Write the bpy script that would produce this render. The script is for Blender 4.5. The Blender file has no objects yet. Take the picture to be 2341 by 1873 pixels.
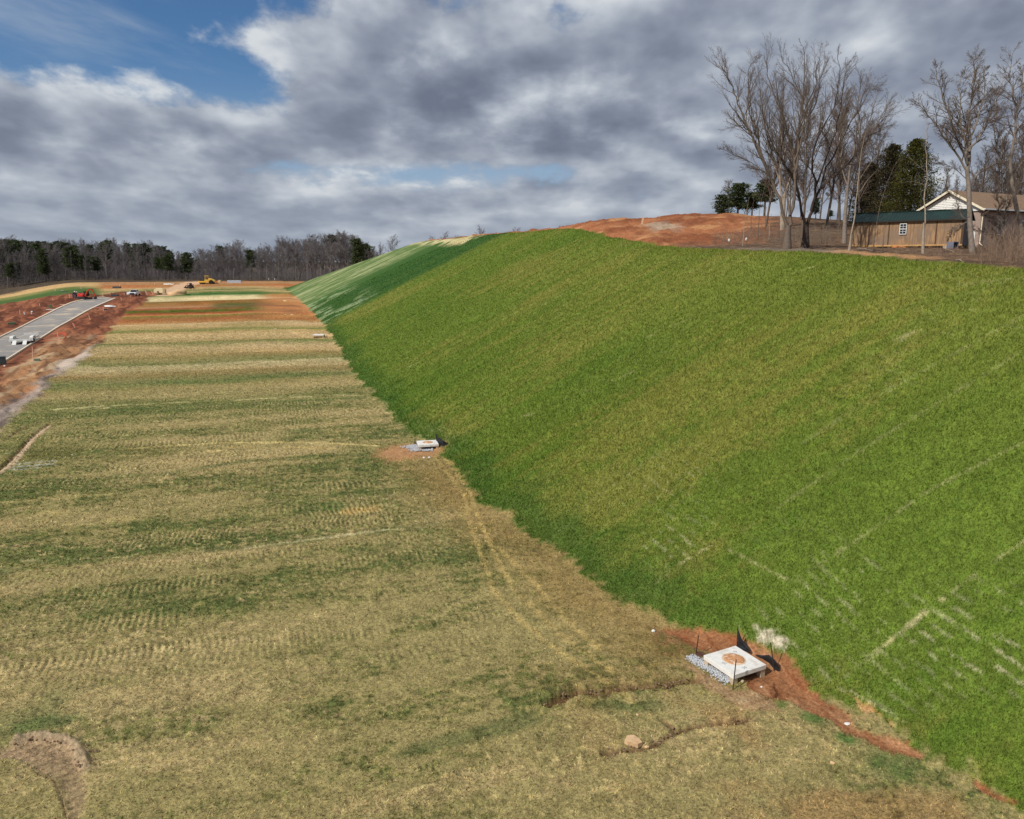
import bpy, bmesh, math, random
import numpy as np
from mathutils import Vector, Matrix

# ------------------------------------------------------------------ camera, light, exposure
sc = bpy.context.scene
COL = sc.collection
F, PITCH, CAMZ = 1734.0, math.radians(11.0), 13.0
cd = bpy.data.cameras.new('camera'); cam = bpy.data.objects.new('camera', cd); COL.objects.link(cam)
cd.sensor_fit = 'HORIZONTAL'; cd.sensor_width = 36.0; cd.lens = 36.0 * F / 2341.0
cd.clip_start = 0.1; cd.clip_end = 12000.0
cam.location = (0, 0, CAMZ); cam.rotation_euler = (math.radians(90) - PITCH, 0, 0)
sc.camera = cam

SUN_EL = math.radians(42.0)
SUN_AZ = (-0.80, -0.60)                         # plan direction from the site towards the sun
sd = bpy.data.lights.new('sun', 'SUN'); sun = bpy.data.objects.new('sun', sd); COL.objects.link(sun)
sd.energy = 3.95; sd.angle = math.radians(0.55); sd.color = (1.0, 0.95, 0.87)
sv = Vector((SUN_AZ[0] * math.cos(SUN_EL), SUN_AZ[1] * math.cos(SUN_EL), math.sin(SUN_EL)))
sun.rotation_euler = sv.to_track_quat('Z', 'Y').to_euler()
sun.location = (-40, -30, 60)

sc.view_settings.view_transform = 'Standard'; sc.view_settings.look = 'None'
sc.view_settings.exposure = 0.0; sc.view_settings.gamma = 1.0
sc.view_settings.use_curve_mapping = False


def lin(c):
    out = []
    for v in c:
        v = v / 255.0
        out.append(v / 12.92 if v <= 0.04045 else ((v + 0.055) / 1.055) ** 2.4)
    return np.array(out)


def rgba(c):
    l = lin(c); return (l[0], l[1], l[2], 1.0)


# ------------------------------------------------------------------ small node language
class NT:
    def __init__(s, tree): s.t = tree; s.n = tree.nodes; s.l = tree.links
    def new(s, typ, **kw):
        n = s.n.new(typ)
        for k, v in kw.items(): setattr(n, k, v)
        return n
    def put(s, sock, v):
        if isinstance(v, bpy.types.NodeSocket): s.l.new(v, sock)
        elif v is not None: sock.default_value = v
    def m(s, op, a, b=None, c=None, clamp=False):
        n = s.new('ShaderNodeMath', operation=op, use_clamp=clamp)
        for i, v in enumerate((a, b, c)):
            if v is not None: s.put(n.inputs[i], v)
        return n.outputs[0]
    def vm(s, op, a, b=None):
        n = s.new('ShaderNodeVectorMath', operation=op); s.put(n.inputs[0], a)
        if b is not None: s.put(n.inputs[1], b)
        return n.outputs[0]
    def xyz(s, x=0.0, y=0.0, z=0.0):
        n = s.new('ShaderNodeCombineXYZ')
        for i, v in enumerate((x, y, z)): s.put(n.inputs[i], v)
        return n.outputs[0]
    def mix(s, f, a, b, typ='MIX'):
        n = s.new('ShaderNodeMix', data_type='RGBA', blend_type=typ)
        s.put(n.inputs[0], f); s.put(n.inputs[6], a); s.put(n.inputs[7], b)
        return n.outputs[2]
    def noise(s, vec, scale, detail=4.0, rough=0.55, dist=0.0):
        n = s.new('ShaderNodeTexNoise')
        if vec is not None: s.put(n.inputs['Vector'], vec)
        n.inputs['Scale'].default_value = scale; n.inputs['Detail'].default_value = detail
        n.inputs['Roughness'].default_value = rough; n.inputs['Distortion'].default_value = dist
        return n.outputs[0]
    def ramp(s, v, lo, hi, a=0.0, b=1.0, smooth=True):
        n = s.new('ShaderNodeMapRange', interpolation_type='SMOOTHSTEP' if smooth else 'LINEAR')
        s.put(n.inputs[0], v)
        for i, q in enumerate((lo, hi, a, b)): s.put(n.inputs[i + 1], q)
        return n.outputs[0]


# ------------------------------------------------------------------ world: sky with broken cumulus
def pix_dir(u, v):
    a = (u - 1170.5) / F; b = -(v - 936.5) / F
    return np.array([a, math.cos(PITCH) + math.sin(PITCH) * b, -math.sin(PITCH) + math.cos(PITCH) * b])


w = bpy.data.worlds.new("World"); sc.world = w; w.use_nodes = True
W = NT(w.node_tree); W.n.clear()
wo = W.new('ShaderNodeOutputWorld'); bg = W.new('ShaderNodeBackground'); bg.inputs[1].default_value = 0.1
W.l.new(bg.outputs[0], wo.inputs[0])
sky = W.new('ShaderNodeTexSky', sky_type='NISHITA'); sky.sun_disc = False
sky.sun_elevation = SUN_EL; sky.sun_rotation = math.atan2(SUN_AZ[0], SUN_AZ[1])
sky.air_density = 1.0; sky.dust_density = 0.3; sky.ozone_density = 2.5
tc = W.new('ShaderNodeTexCoord')
sep = W.new('ShaderNodeSeparateXYZ'); W.l.new(tc.outputs['Generated'], sep.inputs[0])
dx, dy, dz = sep.outputs
zc = W.m('MAXIMUM', dz, 0.0)
az = W.m('ARCTAN2', dx, dy)
zp_ = W.m('ADD', zc, 0.16)
PX = W.m('DIVIDE', az, W.m('POWER', zp_, 0.25))
PY = W.m('MULTIPLY', W.m('LOGARITHM', zp_, math.e), 0.62)


def cloud_field(ox, oy, det=8.0):
    """heaped cloud density over the sky, looked up at an offset"""
    x = W.m('ADD', PX, ox); y = W.m('ADD', PY, oy)
    big = W.noise(W.xyz(x, W.m('MULTIPLY', y, 1.4), 5.3), 3.3, 2.0, 0.5)
    v = W.xyz(x, W.m('MULTIPLY', y, 1.3), 9.1)
    puff = W.noise(v, 6.4, det, 0.62)
    vo = W.new('ShaderNodeTexVoronoi', voronoi_dimensions='2D', feature='F1'); vo.normalize = True
    warp = W.new('ShaderNodeTexNoise'); W.put(warp.inputs['Vector'], v); warp.inputs['Scale'].default_value = 9.0; warp.inputs['Detail'].default_value = min(det, 4.0)
    W.put(vo.inputs['Vector'], W.vm('ADD', v, W.vm('MULTIPLY', warp.outputs['Color'], (0.10, 0.10, 0.0))))
    vo.inputs['Scale'].default_value = 9.0; vo.inputs['Detail'].default_value = 2.0 if det > 4 else 0.0; vo.inputs['Roughness'].default_value = 0.5
    heap = W.m('SUBTRACT', 1.0, W.m('MULTIPLY', vo.outputs['Distance'], 1.6))
    return W.m('ADD', W.m('MULTIPLY', big, 0.55), W.m('ADD', W.m('MULTIPLY', puff, 0.46), W.m('MULTIPLY', heap, 0.12)))


BLOBS = [  # centre px, radius px, amount  (where the deck is open or thick over the site)
    (350, 125, 260, 95, -0.235), (600, 200, 110, 60, -0.16), (760, 10, 520, 40, -0.16), (1250, 60, 150, 55, -0.04), (40, 60, 90, 60, -0.10),
    (120, 160, 120, 45, 0.05), (830, 400, 270, 27, -0.19), (1230, 385, 240, 22, -0.15), (1960, 150, 120, 60, -0.08), (1480, 470, 200, 40, -0.05),
    (870, 200, 260, 110, 0.12), (180, 300, 240, 70, 0.10), (1330, 240, 260, 140, 0.13), (520, 330, 330, 60, 0.10),
    (2010, 150, 130, 60, -0.03), (2230, 230, 200, 70, 0.10), (2200, 40, 260, 80, 0.12), (1590, 300, 110, 60, 0.04), (1560, 60, 160, 70, 0.05),
]
field = cloud_field(0.0, 0.0)
lo = cloud_field(0.0, 0.0, 3.5); lit = cloud_field(-0.04, 0.075, 3.5)   # towards the sun side and the tops
fblob = None
for (u, v, ru, rv, am) in BLOBS:
    d = pix_dir(u, v); d /= np.linalg.norm(d)
    a0 = math.atan2(d[0], d[1])
    ex = W.m('POWER', W.m('MULTIPLY', W.m('SUBTRACT', az, a0), F / ru), 2.0)
    ey = W.m('POWER', W.m('MULTIPLY', W.m('SUBTRACT', dz, float(d[2])), F / rv), 2.0)
    g = W.m('MULTIPLY', W.m('EXPONENT', W.m('MULTIPLY', W.m('ADD', ex, ey), -0.6)), am)
    fblob = g if fblob is None else W.m('ADD', fblob, g)
dens = W.m('ADD', field, fblob)
cover = W.ramp(dens, 0.40, 0.525)
thick = W.ramp(dens, 0.50, 0.74)
rim = W.m('ADD', W.m('SUBTRACT', lo, lit), W.m('MULTIPLY', W.m('SUBTRACT', field, lo), 1.0))                   # + on the sunny top edges, - on the undersides
light = W.m('ADD', W.m('MULTIPLY', rim, 2.7), W.m('SUBTRACT', 0.70, W.m('MULTIPLY', thick, 0.29)), clamp=True)
cl = W.new('ShaderNodeValToRGB'); W.l.new(light, cl.inputs[0])
e = cl.color_ramp.elements
stops = [(0.0, (116, 125, 144)), (0.25, (132, 141, 159)), (0.50, (155, 164, 180)), (0.75, (186, 194, 206)), (1.0, (222, 227, 232))]
while len(e) < len(stops): e.new(0.5)
for el, (p, c) in zip(e, stops):
    el.position = p; el.color = rgba(c)
cloud = W.mix(1.0, cl.outputs[0], (9.0, 9.0, 9.0, 1.0), 'MULTIPLY')
cloud = W.mix(W.ramp(dz, 0.0, 0.11, 0.55, 0.0, False), cloud, (3.3, 3.75, 4.5, 1.0))   # distant cloud sinks into the air
bluer = W.mix(1.0, sky.outputs[0], (0.46, 0.66, 0.84, 1.0), 'MULTIPLY')
hz = W.ramp(dz, 0.0, 0.24)
pale = W.mix(hz, (3.7, 4.5, 5.7, 1.0), bluer)
high = W.noise(W.xyz(W.m('MULTIPLY', PX, 0.9), W.m('MULTIPLY', W.m('ADD', PY, W.m('MULTIPLY', PX, 0.25)), 3.0), 1.0), 2.2, 6.0, 0.6)
pale = W.mix(W.ramp(high, 0.46, 0.8, 0.0, 0.6), pale, (4.6, 5.2, 6.0, 1.0))
W.l.new(W.mix(cover, pale, cloud), bg.inputs[0])
w.cycles.sampling_method = 'MANUAL'; w.cycles.sample_map_resolution = 512


# ------------------------------------------------------------------ numpy noise and terrain form
def hsh(ix, iy, seed):
    h = (ix.astype(np.int64) * 374761393 + iy.astype(np.int64) * 668265263 + seed * 974634777) & 0xffffffff
    h = ((h ^ (h >> 13)) * 1274126177) & 0xffffffff
    h = ((h ^ (h >> 16)) * 2246822519) & 0xffffffff
    return ((h ^ (h >> 13)) & 0xffffff) / float(0xffffff)


def vn(x, y, seed=0):
    ix = np.floor(x); iy = np.floor(y); fx = x - ix; fy = y - iy
    fx = fx * fx * (3 - 2 * fx); fy = fy * fy * (3 - 2 * fy)
    a = hsh(ix, iy, seed); b = hsh(ix + 1, iy, seed); c = hsh(ix, iy + 1, seed); d = hsh(ix + 1, iy + 1, seed)
    return (a + (b - a) * fx) * (1 - fy) + (c + (d - c) * fx) * fy


def fbm(x, y, seed=0, octv=4, rough=0.5):
    t = 0; a = 1.0; n = 0
    for i in range(octv):
        t = t + a * vn(x * 2 ** i, y * 2 ** i, seed + i * 17); n += a; a *= rough
    return t / n


def sst(v, a, b):
    t = np.clip((v - a) / (b - a), 0, 1); return t * t * (3 - 2 * t)


def smin(a, b, k):
    h = np.clip(0.5 + 0.5 * (b - a) / k, 0, 1); return b + (a - b) * h - k * h * (1 - h)


def smax(a, b, k): return -smin(-a, -b, k)


TOE_S = [5, 11.6, 13.8, 17.4, 20.5, 23.2, 28.5, 38.6, 49, 58, 88.6, 116, 160, 205, 268]
TOE_Q = [9, 7.1, 6.5, 5.9, 4.7, 3.4, 2.7, 1.2, 1.4, 0.2, -0.2, 0.6, 1.4, 0.1, -3.8]
CR_S = [0, 10, 30, 33.8, 40.6, 49.8, 62.7, 72.3, 81.4, 87.9, 109, 130, 164, 192, 230, 300]
CR_Z = [11.8, 12.1, 12.75, 13.0, 13.45, 13.9, 14.3, 14.7, 15.5, 15.9, 17.6, 18.6, 19.5, 19.5, 19.2, 19.2]
S_END = 268.0


def sq(x, y): return -.305 * x + .952 * y, .952 * x + .305 * y - 9.6
def toe(s): return np.interp(s, TOE_S, TOE_Q)


def pad(x, y):
    x = np.asarray(x, float); y = np.asarray(y, float)
    Wt = sst(x / np.maximum(y, 1.0), -.70, -.56)
    z = 4.8 * sst(y, 135, 290) * Wt
    r = np.hypot(x, y)
    left = sst(-x / np.maximum(y, 1.0), .28, .50)
    z = z + sst(r, 395, 560) * (2.0 + 7.0 * left) * (y > 0)
    z = z + sst(r, 700, 1800) * 6
    return z


def macro(x, y):
    x = np.asarray(x, float); y = np.asarray(y, float)
    s, q = sq(x, y); zp = pad(x, y); q0 = toe(s)
    k = np.interp(s, [100, 240], [.5, .43]); w_ = q - q0
    slope = zp + k * w_
    hc = np.interp(s, CR_S, CR_Z)
    back = np.maximum(w_ - (hc - zp) / k, 0)
    cap = hc + np.minimum(back * np.interp(s, [50, 85], [.006, .028]), 3.0) + 2.1 * np.exp(-(((x - 33) / 26) ** 2 + ((y - 128) / 24) ** 2))
    endc = zp + .43 * (S_END - s) + 0.3
    emb = smin(smin(slope, cap, 1.2), endc, 0.8)
    # graded lots: every boundary across the pad is a low bank
    z = smax(zp, emb, 0.35)
    return z


def P(u, v, z=None):
    """ground point seen at photo pixel (u, v); with z, the point on that level plane"""
    d = pix_dir(u, v)
    if z is not None:
        t = (z - CAMZ) / d[2]; return Vector((d[0] * t, d[1] * t, z))
    ts = np.geomspace(14, 1500, 2600)
    x, y, zz = d[0] * ts, d[1] * ts, CAMZ + d[2] * ts
    hit = np.nonzero(macro(x, y) >= zz)[0]
    i = hit[0] if len(hit) else len(ts) - 1
    if i == 0: t = ts[0]
    else:
        lo, hi = ts[i - 1], ts[i]
        for _ in range(30):
            mid = (lo + hi) / 2
            if macro(d[0] * mid, d[1] * mid) >= CAMZ + d[2] * mid: hi = mid
            else: lo = mid
        t = hi
    return Vector((d[0] * t, d[1] * t, float(macro(d[0] * t, d[1] * t))))


def at(u, v, t):
    """point on the sight line of pixel (u, v) at range t along it"""
    d = pix_dir(u, v); return Vector((d[0] * t, d[1] * t, CAMZ + d[2] * t))


def GP(pts): return np.array([P(u, v)[:2] for u, v in pts])
def gz(x, y): return float(macro(x, y))


def dline(x, y, pl):
    """distance to a plan polyline and the parameter along it (m); far points are left at 1e3"""
    d = np.full(x.shape, 1e3); along = np.zeros(x.shape)
    lo = pl.min(0) - 9; hi = pl.max(0) + 9
    m = np.nonzero((x > lo[0]) & (x < hi[0]) & (y > lo[1]) & (y < hi[1]))[0]
    if not len(m): return d, along
    xx, yy = x[m], y[m]; best = np.full(len(m), 1e3); ba = np.zeros(len(m)); acc = 0
    for a, b in zip(pl[:-1], pl[1:]):
        e_ = b - a; L = max(np.hypot(*e_), 1e-6)
        t = np.clip(((xx - a[0]) * e_[0] + (yy - a[1]) * e_[1]) / L / L, 0, 1)
        dd = np.hypot(xx - a[0] - t * e_[0], yy - a[1] - t * e_[1])
        k = dd < best; best[k] = dd[k]; ba[k] = acc + t[k] * L; acc += L
    d[m] = best; along[m] = ba
    return d, along


def inpoly(x, y, pl):
    """signed distance (m), + inside"""
    d, _ = dline(x, y, np.vstack([pl, pl[:1]]))
    lo = pl.min(0); hi = pl.max(0)
    m = np.nonzero((x >= lo[0]) & (x <= hi[0]) & (y >= lo[1]) & (y <= hi[1]))[0]
    ins = np.zeros(x.shape, bool)
    if len(m):
        xx, yy = x[m], y[m]; c = np.zeros(len(m), bool); j = len(pl) - 1
        for i in range(len(pl)):
            xi, yi = pl[i]; xj, yj = pl[j]
            cond = ((yi > yy) != (yj > yy)) & (xx < (xj - xi) * (yy - yi) / (yj - yi + 1e-12) + xi)
            c ^= cond; j = i
        ins[m] = c
    return np.where(ins, d, -d)
# ------------------------------------------------------------------ ground cover (what grows or lies where)
c2 = lambda pts: [(1460 + a / 5.39, 1380 + b / 5.39) for a, b in pts]
c6 = lambda pts: [(1700 + a / 3.011, 1300 + b / 3.011) for a, b in pts]
c5 = lambda pts: [(1200 + a / 3.08, 1500 + b / 3.08) for a, b in pts]
c4 = lambda pts: [(a / 3.08, 1400 + b / 3.08) for a, b in pts]
c7 = lambda pts: [(a / 1.797, 880 + b / 1.797) for a, b in pts]
c8 = lambda pts: [(1000 + a / 1.6077, 1000 + b / 1.6077) for a, b in pts]

ROAD_L = GP([(-120, 842), (0, 772), (75, 735), (130, 708), (165, 692), (200, 683.5), (240, 679.5)])
ROAD_R = GP([(-120, 905), (12, 825), (70, 787), (130, 748), (200, 709), (238, 692), (262, 682.5)])
ROAD = np.vstack([ROAD_L, ROAD_R[::-1]])
RED = GP([(-500, 1200), (-500, 760), (-200, 722), (0, 697), (60, 690), (110, 680), (165, 673), (230, 676), (300, 668), (340, 666), (368, 670),
          (345, 684), (325, 698), (300, 708), (290, 718), (264, 745), (240, 778), (216, 796), (206, 815), (150, 852), (120, 882),
          (60, 935), (0, 985), (-100, 1065)])
SILT = GP([(-60, 1010), (0, 968), (45, 925), (105, 885), (135, 858), (178, 826), (215, 800), (240, 786)])
SILTP = GP([(125, 838), (150, 852), (205, 826), (216, 806), (190, 805)])
PATH = GP([(352, 680), (395, 656), (428, 646), (475, 639), (505, 639), (455, 652), (412, 668), (392, 679)])
DIRT = GP(c2([(300, 330), (380, 290), (600, 262), (760, 290), (900, 318), (1200, 345), (1400, 430), (1560, 510), (1660, 560), (1790, 590),
              (1920, 680), (2040, 840), (2130, 1000)]) + c6([(470, 840), (600, 915), (740, 1000), (790, 1090), (900, 1130), (1060, 1160),
              (1180, 1230), (1260, 1295), (1200, 1310), (1000, 1265), (850, 1200), (690, 1140), (620, 1060), (480, 1010), (330, 930), (290, 900)])
          + c2([(1560, 1180), (1380, 1060), (1300, 960), (1200, 700), (700, 560), (560, 470)]))
SCRUB = GP(c2([(100, 250), (400, 280), (760, 380), (1100, 430), (1180, 520), (780, 640), (560, 640), (420, 700), (200, 640), (120, 420)]))
SILTFAN = GP(c2([(430, 775), (560, 800), (720, 900), (600, 1000), (760, 1010), (900, 1080), (1060, 1170), (1300, 1300), (1560, 1330), (1760, 1340),
                 (1640, 1180), (1480, 1090), (1180, 1080), (1010, 980), (860, 880), (620, 745)]))
WHITEP = GP(c2([(1440, 290), (1560, 320), (1700, 370), (1800, 440), (1805, 520), (1760, 560), (1600, 480), (1500, 420)]))
TRAIL2 = GP(c6([(1540, 1450), (1640, 1480), (1780, 1560), (1890, 1610), (1850, 1625), (1740, 1590), (1600, 1510)]))
BARE2 = GP(c6([(700, 850), (770, 880), (960, 980), (1040, 1090), (900, 1010), (790, 940)]))
ARC = GP(c4([(-60, 985), (0, 960), (120, 900), (250, 862), (400, 880), (510, 905), (585, 1000), (612, 1100), (632, 1280), (600, 1380), (560, 1460),
             (470, 1460), (430, 1290), (380, 1190), (240, 1115), (100, 1045), (-60, 1030)]))
ARCRIM = GP(c4([(120, 900), (250, 866), (400, 884), (510, 912), (575, 1000), (605, 1090)]))
GULLY = [(GP(c5([(150, 335), (290, 285), (380, 250), (540, 265), (620, 235), (750, 220), (880, 208), (1000, 200), (1100, 172), (1190, 168)])), .30, .20),
         (GP(c5([(560, 690), (640, 672), (780, 655), (890, 640), (950, 600), (1050, 550), (1170, 505), (1330, 475), (1480, 468), (1585, 440)])), .16, .10),
         (GP(c5([(960, 450), (1010, 480), (1050, 520)])), .13, .10),
         (GP(c2([(1680, 960), (1670, 1000), (1720, 1070), (1700, 1120), (1580, 1170)])), .05, .08),
         (GP([(-40, 1108), (0, 1072), (40, 1035), (60, 1012), (85, 988), (112, 970)]), .26, .17),
         (GP(c4([(240, 1120), (380, 1180), (430, 1290), (465, 1440)])), .04, .03),
         (GP([(15, 1004), (35, 990), (62, 973)]), .16, .12)]
RUTPALE = GP([(-40, 1116), (0, 1080), (30, 1056), (55, 1028), (78, 1000), (110, 974)])
PUDDLE_GLINT = [(GP([(40, 1061), (80, 1056), (125, 1053)]), .22), (GP([(28, 1068), (75, 1064), (120, 1060)]), .26), (GP([(26, 1075), (60, 1073), (95, 1069)]), .22)]
TRACK = [GP([(985, 1035), (1020, 1078), (1060, 1130), (1072, 1185), (1092, 1250), (1130, 1352), (1185, 1412), (1270, 1480), (1380, 1560), (1440, 1600)]),
         GP([(1005, 1035), (1045, 1078), (1075, 1130), (1094, 1185), (1122, 1250), (1170, 1340), (1230, 1402), (1310, 1470), (1400, 1540)]),
         GP([(1135, 1250), (1220, 1330), (1300, 1420), (1370, 1480)])]
# strips across the lots: polyline, half width (m), colour, strength
STRIPS = [
    (GP([(-60, 1312), (150, 1290), (350, 1268), (640, 1243), (900, 1207), (1060, 1188)]), .42, (86, 100, 58), .65),
    (GP([(560, 1254), (760, 1226), (860, 1213), (1000, 1202)]), .13, (196, 184, 140), .7),
    (GP([(50, 1280), (230, 1276), (300, 1272)]), .12, (190, 178, 130), .55),
    (GP([(200, 1090), (380, 1083), (560, 1054), (740, 1042), (900, 1037)]), .55, (84, 100, 54), .6),
    (GP([(289, 1027), (400, 1018), (520, 1012), (723, 1011), (862, 1019)]), .22, (206, 184, 124), .85),
    (GP([(278, 1041), (417, 1038), (517, 1028)]), .40, (198, 178, 122), .75),
    (GP([(530, 1022), (640, 1020), (760, 1024)]), .35, (186, 162, 106), .6),
    (GP([(120, 940), (250, 932), (445, 922), (779, 907), (830, 906)]), .16, (198, 190, 136), .8),
    (GP([(60, 950), (250, 941), (445, 931), (779, 914), (830, 911)]), .50, (84, 106, 54), .65),
    (GP([(801, 1169), (880, 1160), (990, 1158)]), .45, (190, 154, 92), .75),
    (GP([(255, 1190), (330, 1186)]), .45, (184, 166, 110), .55),
    (GP([(0, 1150), (120, 1140), (250, 1130)]), .3, (190, 172, 116), .5),
    (GP([(100, 1172), (240, 1158)]), .3, (190, 172, 116), .45),
    (GP(c5([(900, 345), (760, 370), (600, 340), (400, 345), (200, 380), (0, 450)]) + [(1080, 1680), (860, 1742), (600, 1796), (420, 1836), (250, 1870)]), .34, (86, 98, 56), .6),
    (GP([(0, 1540), (130, 1520), (330, 1486), (560, 1460)]), .22, (192, 170, 122), .6),
    (GP([(60, 1660), (180, 1640), (330, 1618)]), .4, (72, 100, 52), .6),
    (GP([(120, 1590), (260, 1570), (420, 1556)]), .5, (84, 104, 58), .55),
    (GP([(170, 938), (250, 936)]), .12, (215, 200, 150), .7),
]
SPOTS = [(GP([(695, 986)])[0], 1.9, (80, 98, 50), .6), (GP([(752, 1158)])[0], 1.0, (66, 98, 40), .7), (GP([(120, 1035)])[0], 3.2, (92, 92, 46), .6),
         (GP([(300, 1035)])[0], 3.5, (104, 100, 52), .5), (GP([(60, 1650)])[0], 1.5, (88, 104, 56), .5), (GP([(690, 1150)])[0], 1.4, (84, 106, 48), .5),
         (GP([(60, 1010)])[0], 2.2, (96, 104, 50), .5), (GP([(2040, 1755)])[0], .9, (78, 104, 50), .7), (GP(c6([(240, 930)]))[0], .36, (72, 116, 50), .95),
         (GP(c6([(480, 1030)]))[0], .5, (74, 112, 52), .9), (GP(c6([(700, 1170)]))[0], .4, (74, 112, 52), .9), (GP(c2([(350, 690)]))[0], .35, (66, 100, 44), .8),
         (GP(c2([(590, 410)]))[0], .35, (72, 118, 46), .8), (GP(c2([(1100, 500)]))[0], .35, (72, 118, 46), .8), (GP(c2([(1450, 570)]))[0], .4, (72, 118, 46), .8)]
# straw lines and thin places on the seeded slope
STRAWL = [(GP(c6([(930, 560), (1120, 410), (1280, 280), (1450, 150)])), .16, .95), (GP(c6([(1450, 150), (1640, 10)]) + [(2341, 1238), (2420, 1190)]), .10, .55),
          (GP(c8([(800, 520), (900, 460), (1010, 398)])), .12, .75), (GP(c8([(1070, 415), (1160, 460), (1290, 522)])), .14, .7),
          (GP(c8([(1290, 540), (1440, 445), (1640, 310), (1800, 200), (2156, 20)])), .12, .42), (GP(c8([(1500, 880), (1640, 770)])), .14, .5),
          (GP(c6([(720, 840), (900, 930), (1100, 1050)])), .06, .9), (GP([(1160, 1270), (1370, 1130), (1560, 1000)]), .12, .2),
          (GP([(1240, 700), (1300, 665)]), .25, .35), (GP([(930, 840), (960, 828)]), .3, .6), (GP([(1195, 952), (1225, 945)]), .3, .5),
          (GP([(1840, 1010), (1960, 930), (2341, 720)]), .15, .3), (GP([(1700, 1215), (2000, 1010), (2341, 800)]), .2, .22),
          (GP([(2050, 778), (2090, 762)]), .5, .5), (GP([(1330, 900), (1450, 850)]), .2, .3), (GP([(1480, 770), (1600, 720)]), .25, .3),
          (GP(c8([(450, 700), (620, 610), (860, 500)])), .09, .25), (GP([(1780, 640), (1890, 600)]), .25, .45), (GP([(2200, 650), (2300, 640)]), .3, .4)]
THIN = [(GP(c8([(860, 400)]))[0], 1.3, .8), (GP(c8([(880, 350)]))[0], 1.6, .5), (GP(c8([(1640, 580)]))[0], .5, 1.0), (GP(c8([(1560, 480)]))[0], .8, .7),
        (GP(c8([(1760, 700)]))[0], 1.6, .55), (GP(c8([(1950, 730)]))[0], 2.2, .8), (GP(c8([(2060, 620)]))[0], 1.6, .7), (GP(c8([(2130, 860)]))[0], 1.5, .8),
        (GP(c8([(2000, 820)]))[0], 1.2, .9), (GP(c8([(1600, 640)]))[0], 1.5, .4), (GP(c8([(870, 170)]))[0], 1.3, .5), (GP(c6([(1900, 620)]))[0], 1.2, .8),
        (GP([(985, 985)])[0], 2.0, .8), (GP([(1030, 1000)])[0], 1.6, .7), (GP([(1050, 1022)])[0], 1.2, .7), (GP([(780, 815)])[0], 2.6, .7), (GP([(795, 830)])[0], 2.4, .6),
        (GP([(1480, 1080)])[0], 3.0, .35), (GP([(1560, 1095)])[0], 3.0, .3), (GP([(1440, 840)])[0], 5, .25)]
BAND_V = [1000, 931, 863, 821, 782, 750, 723, 704, 688, 675, 665, 655, 645]
BAND_S = [60, 72.9, 92.4, 110.3, 134.4, 161.7, 187.4, 207.8, 227.6, 246.6, 264.5, 285, 312]
BANDS = [(931, (112, 116, 64)), (905, (148, 138, 90)), (896, (176, 156, 108)), (882, (150, 136, 86)), (872, (100, 112, 62)), (862, (140, 128, 82)),
         (856, (150, 126, 80)), (846, (176, 154, 110)), (832, (194, 176, 132)), (827, (122, 122, 74)), (816, (150, 128, 80)), (809, (186, 158, 110)),
         (797, (194, 166, 122)), (785, (116, 122, 68)), (778, (180, 152, 104)), (772, (198, 168, 122)), (760, (190, 160, 108)), (754, (122, 126, 66)),
         (747, (184, 154, 106)), (742, (202, 172, 130)), (735, (172, 126, 76)), (729, (150, 98, 58)), (724, (126, 118, 56)), (721, (196, 150, 98)),
         (718, (178, 120, 72)), (714, (138, 86, 50)), (711, (92, 100, 44)), (708, (150, 94, 58)), (701, (160, 124, 84)), (695, (150, 108, 60)), (691, (120, 92, 46)),
         (687, (196, 176, 128)), (682, (208, 188, 142)), (677, (92, 112, 56)), (671, (76, 104, 50)), (667, (172, 148, 100)), (663, (96, 108, 56)),
         (659, (176, 146, 100)), (654, (168, 116, 70)), (648, (160, 104, 62)), (640, (166, 124, 84))]


def ragged(x, y): return (fbm(x * .5, y * .5, 3, 3) - .5) * 1.5 + (fbm(x * 2.6, y * 2.6, 4, 3, .65) - .5) * 1.1


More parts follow.
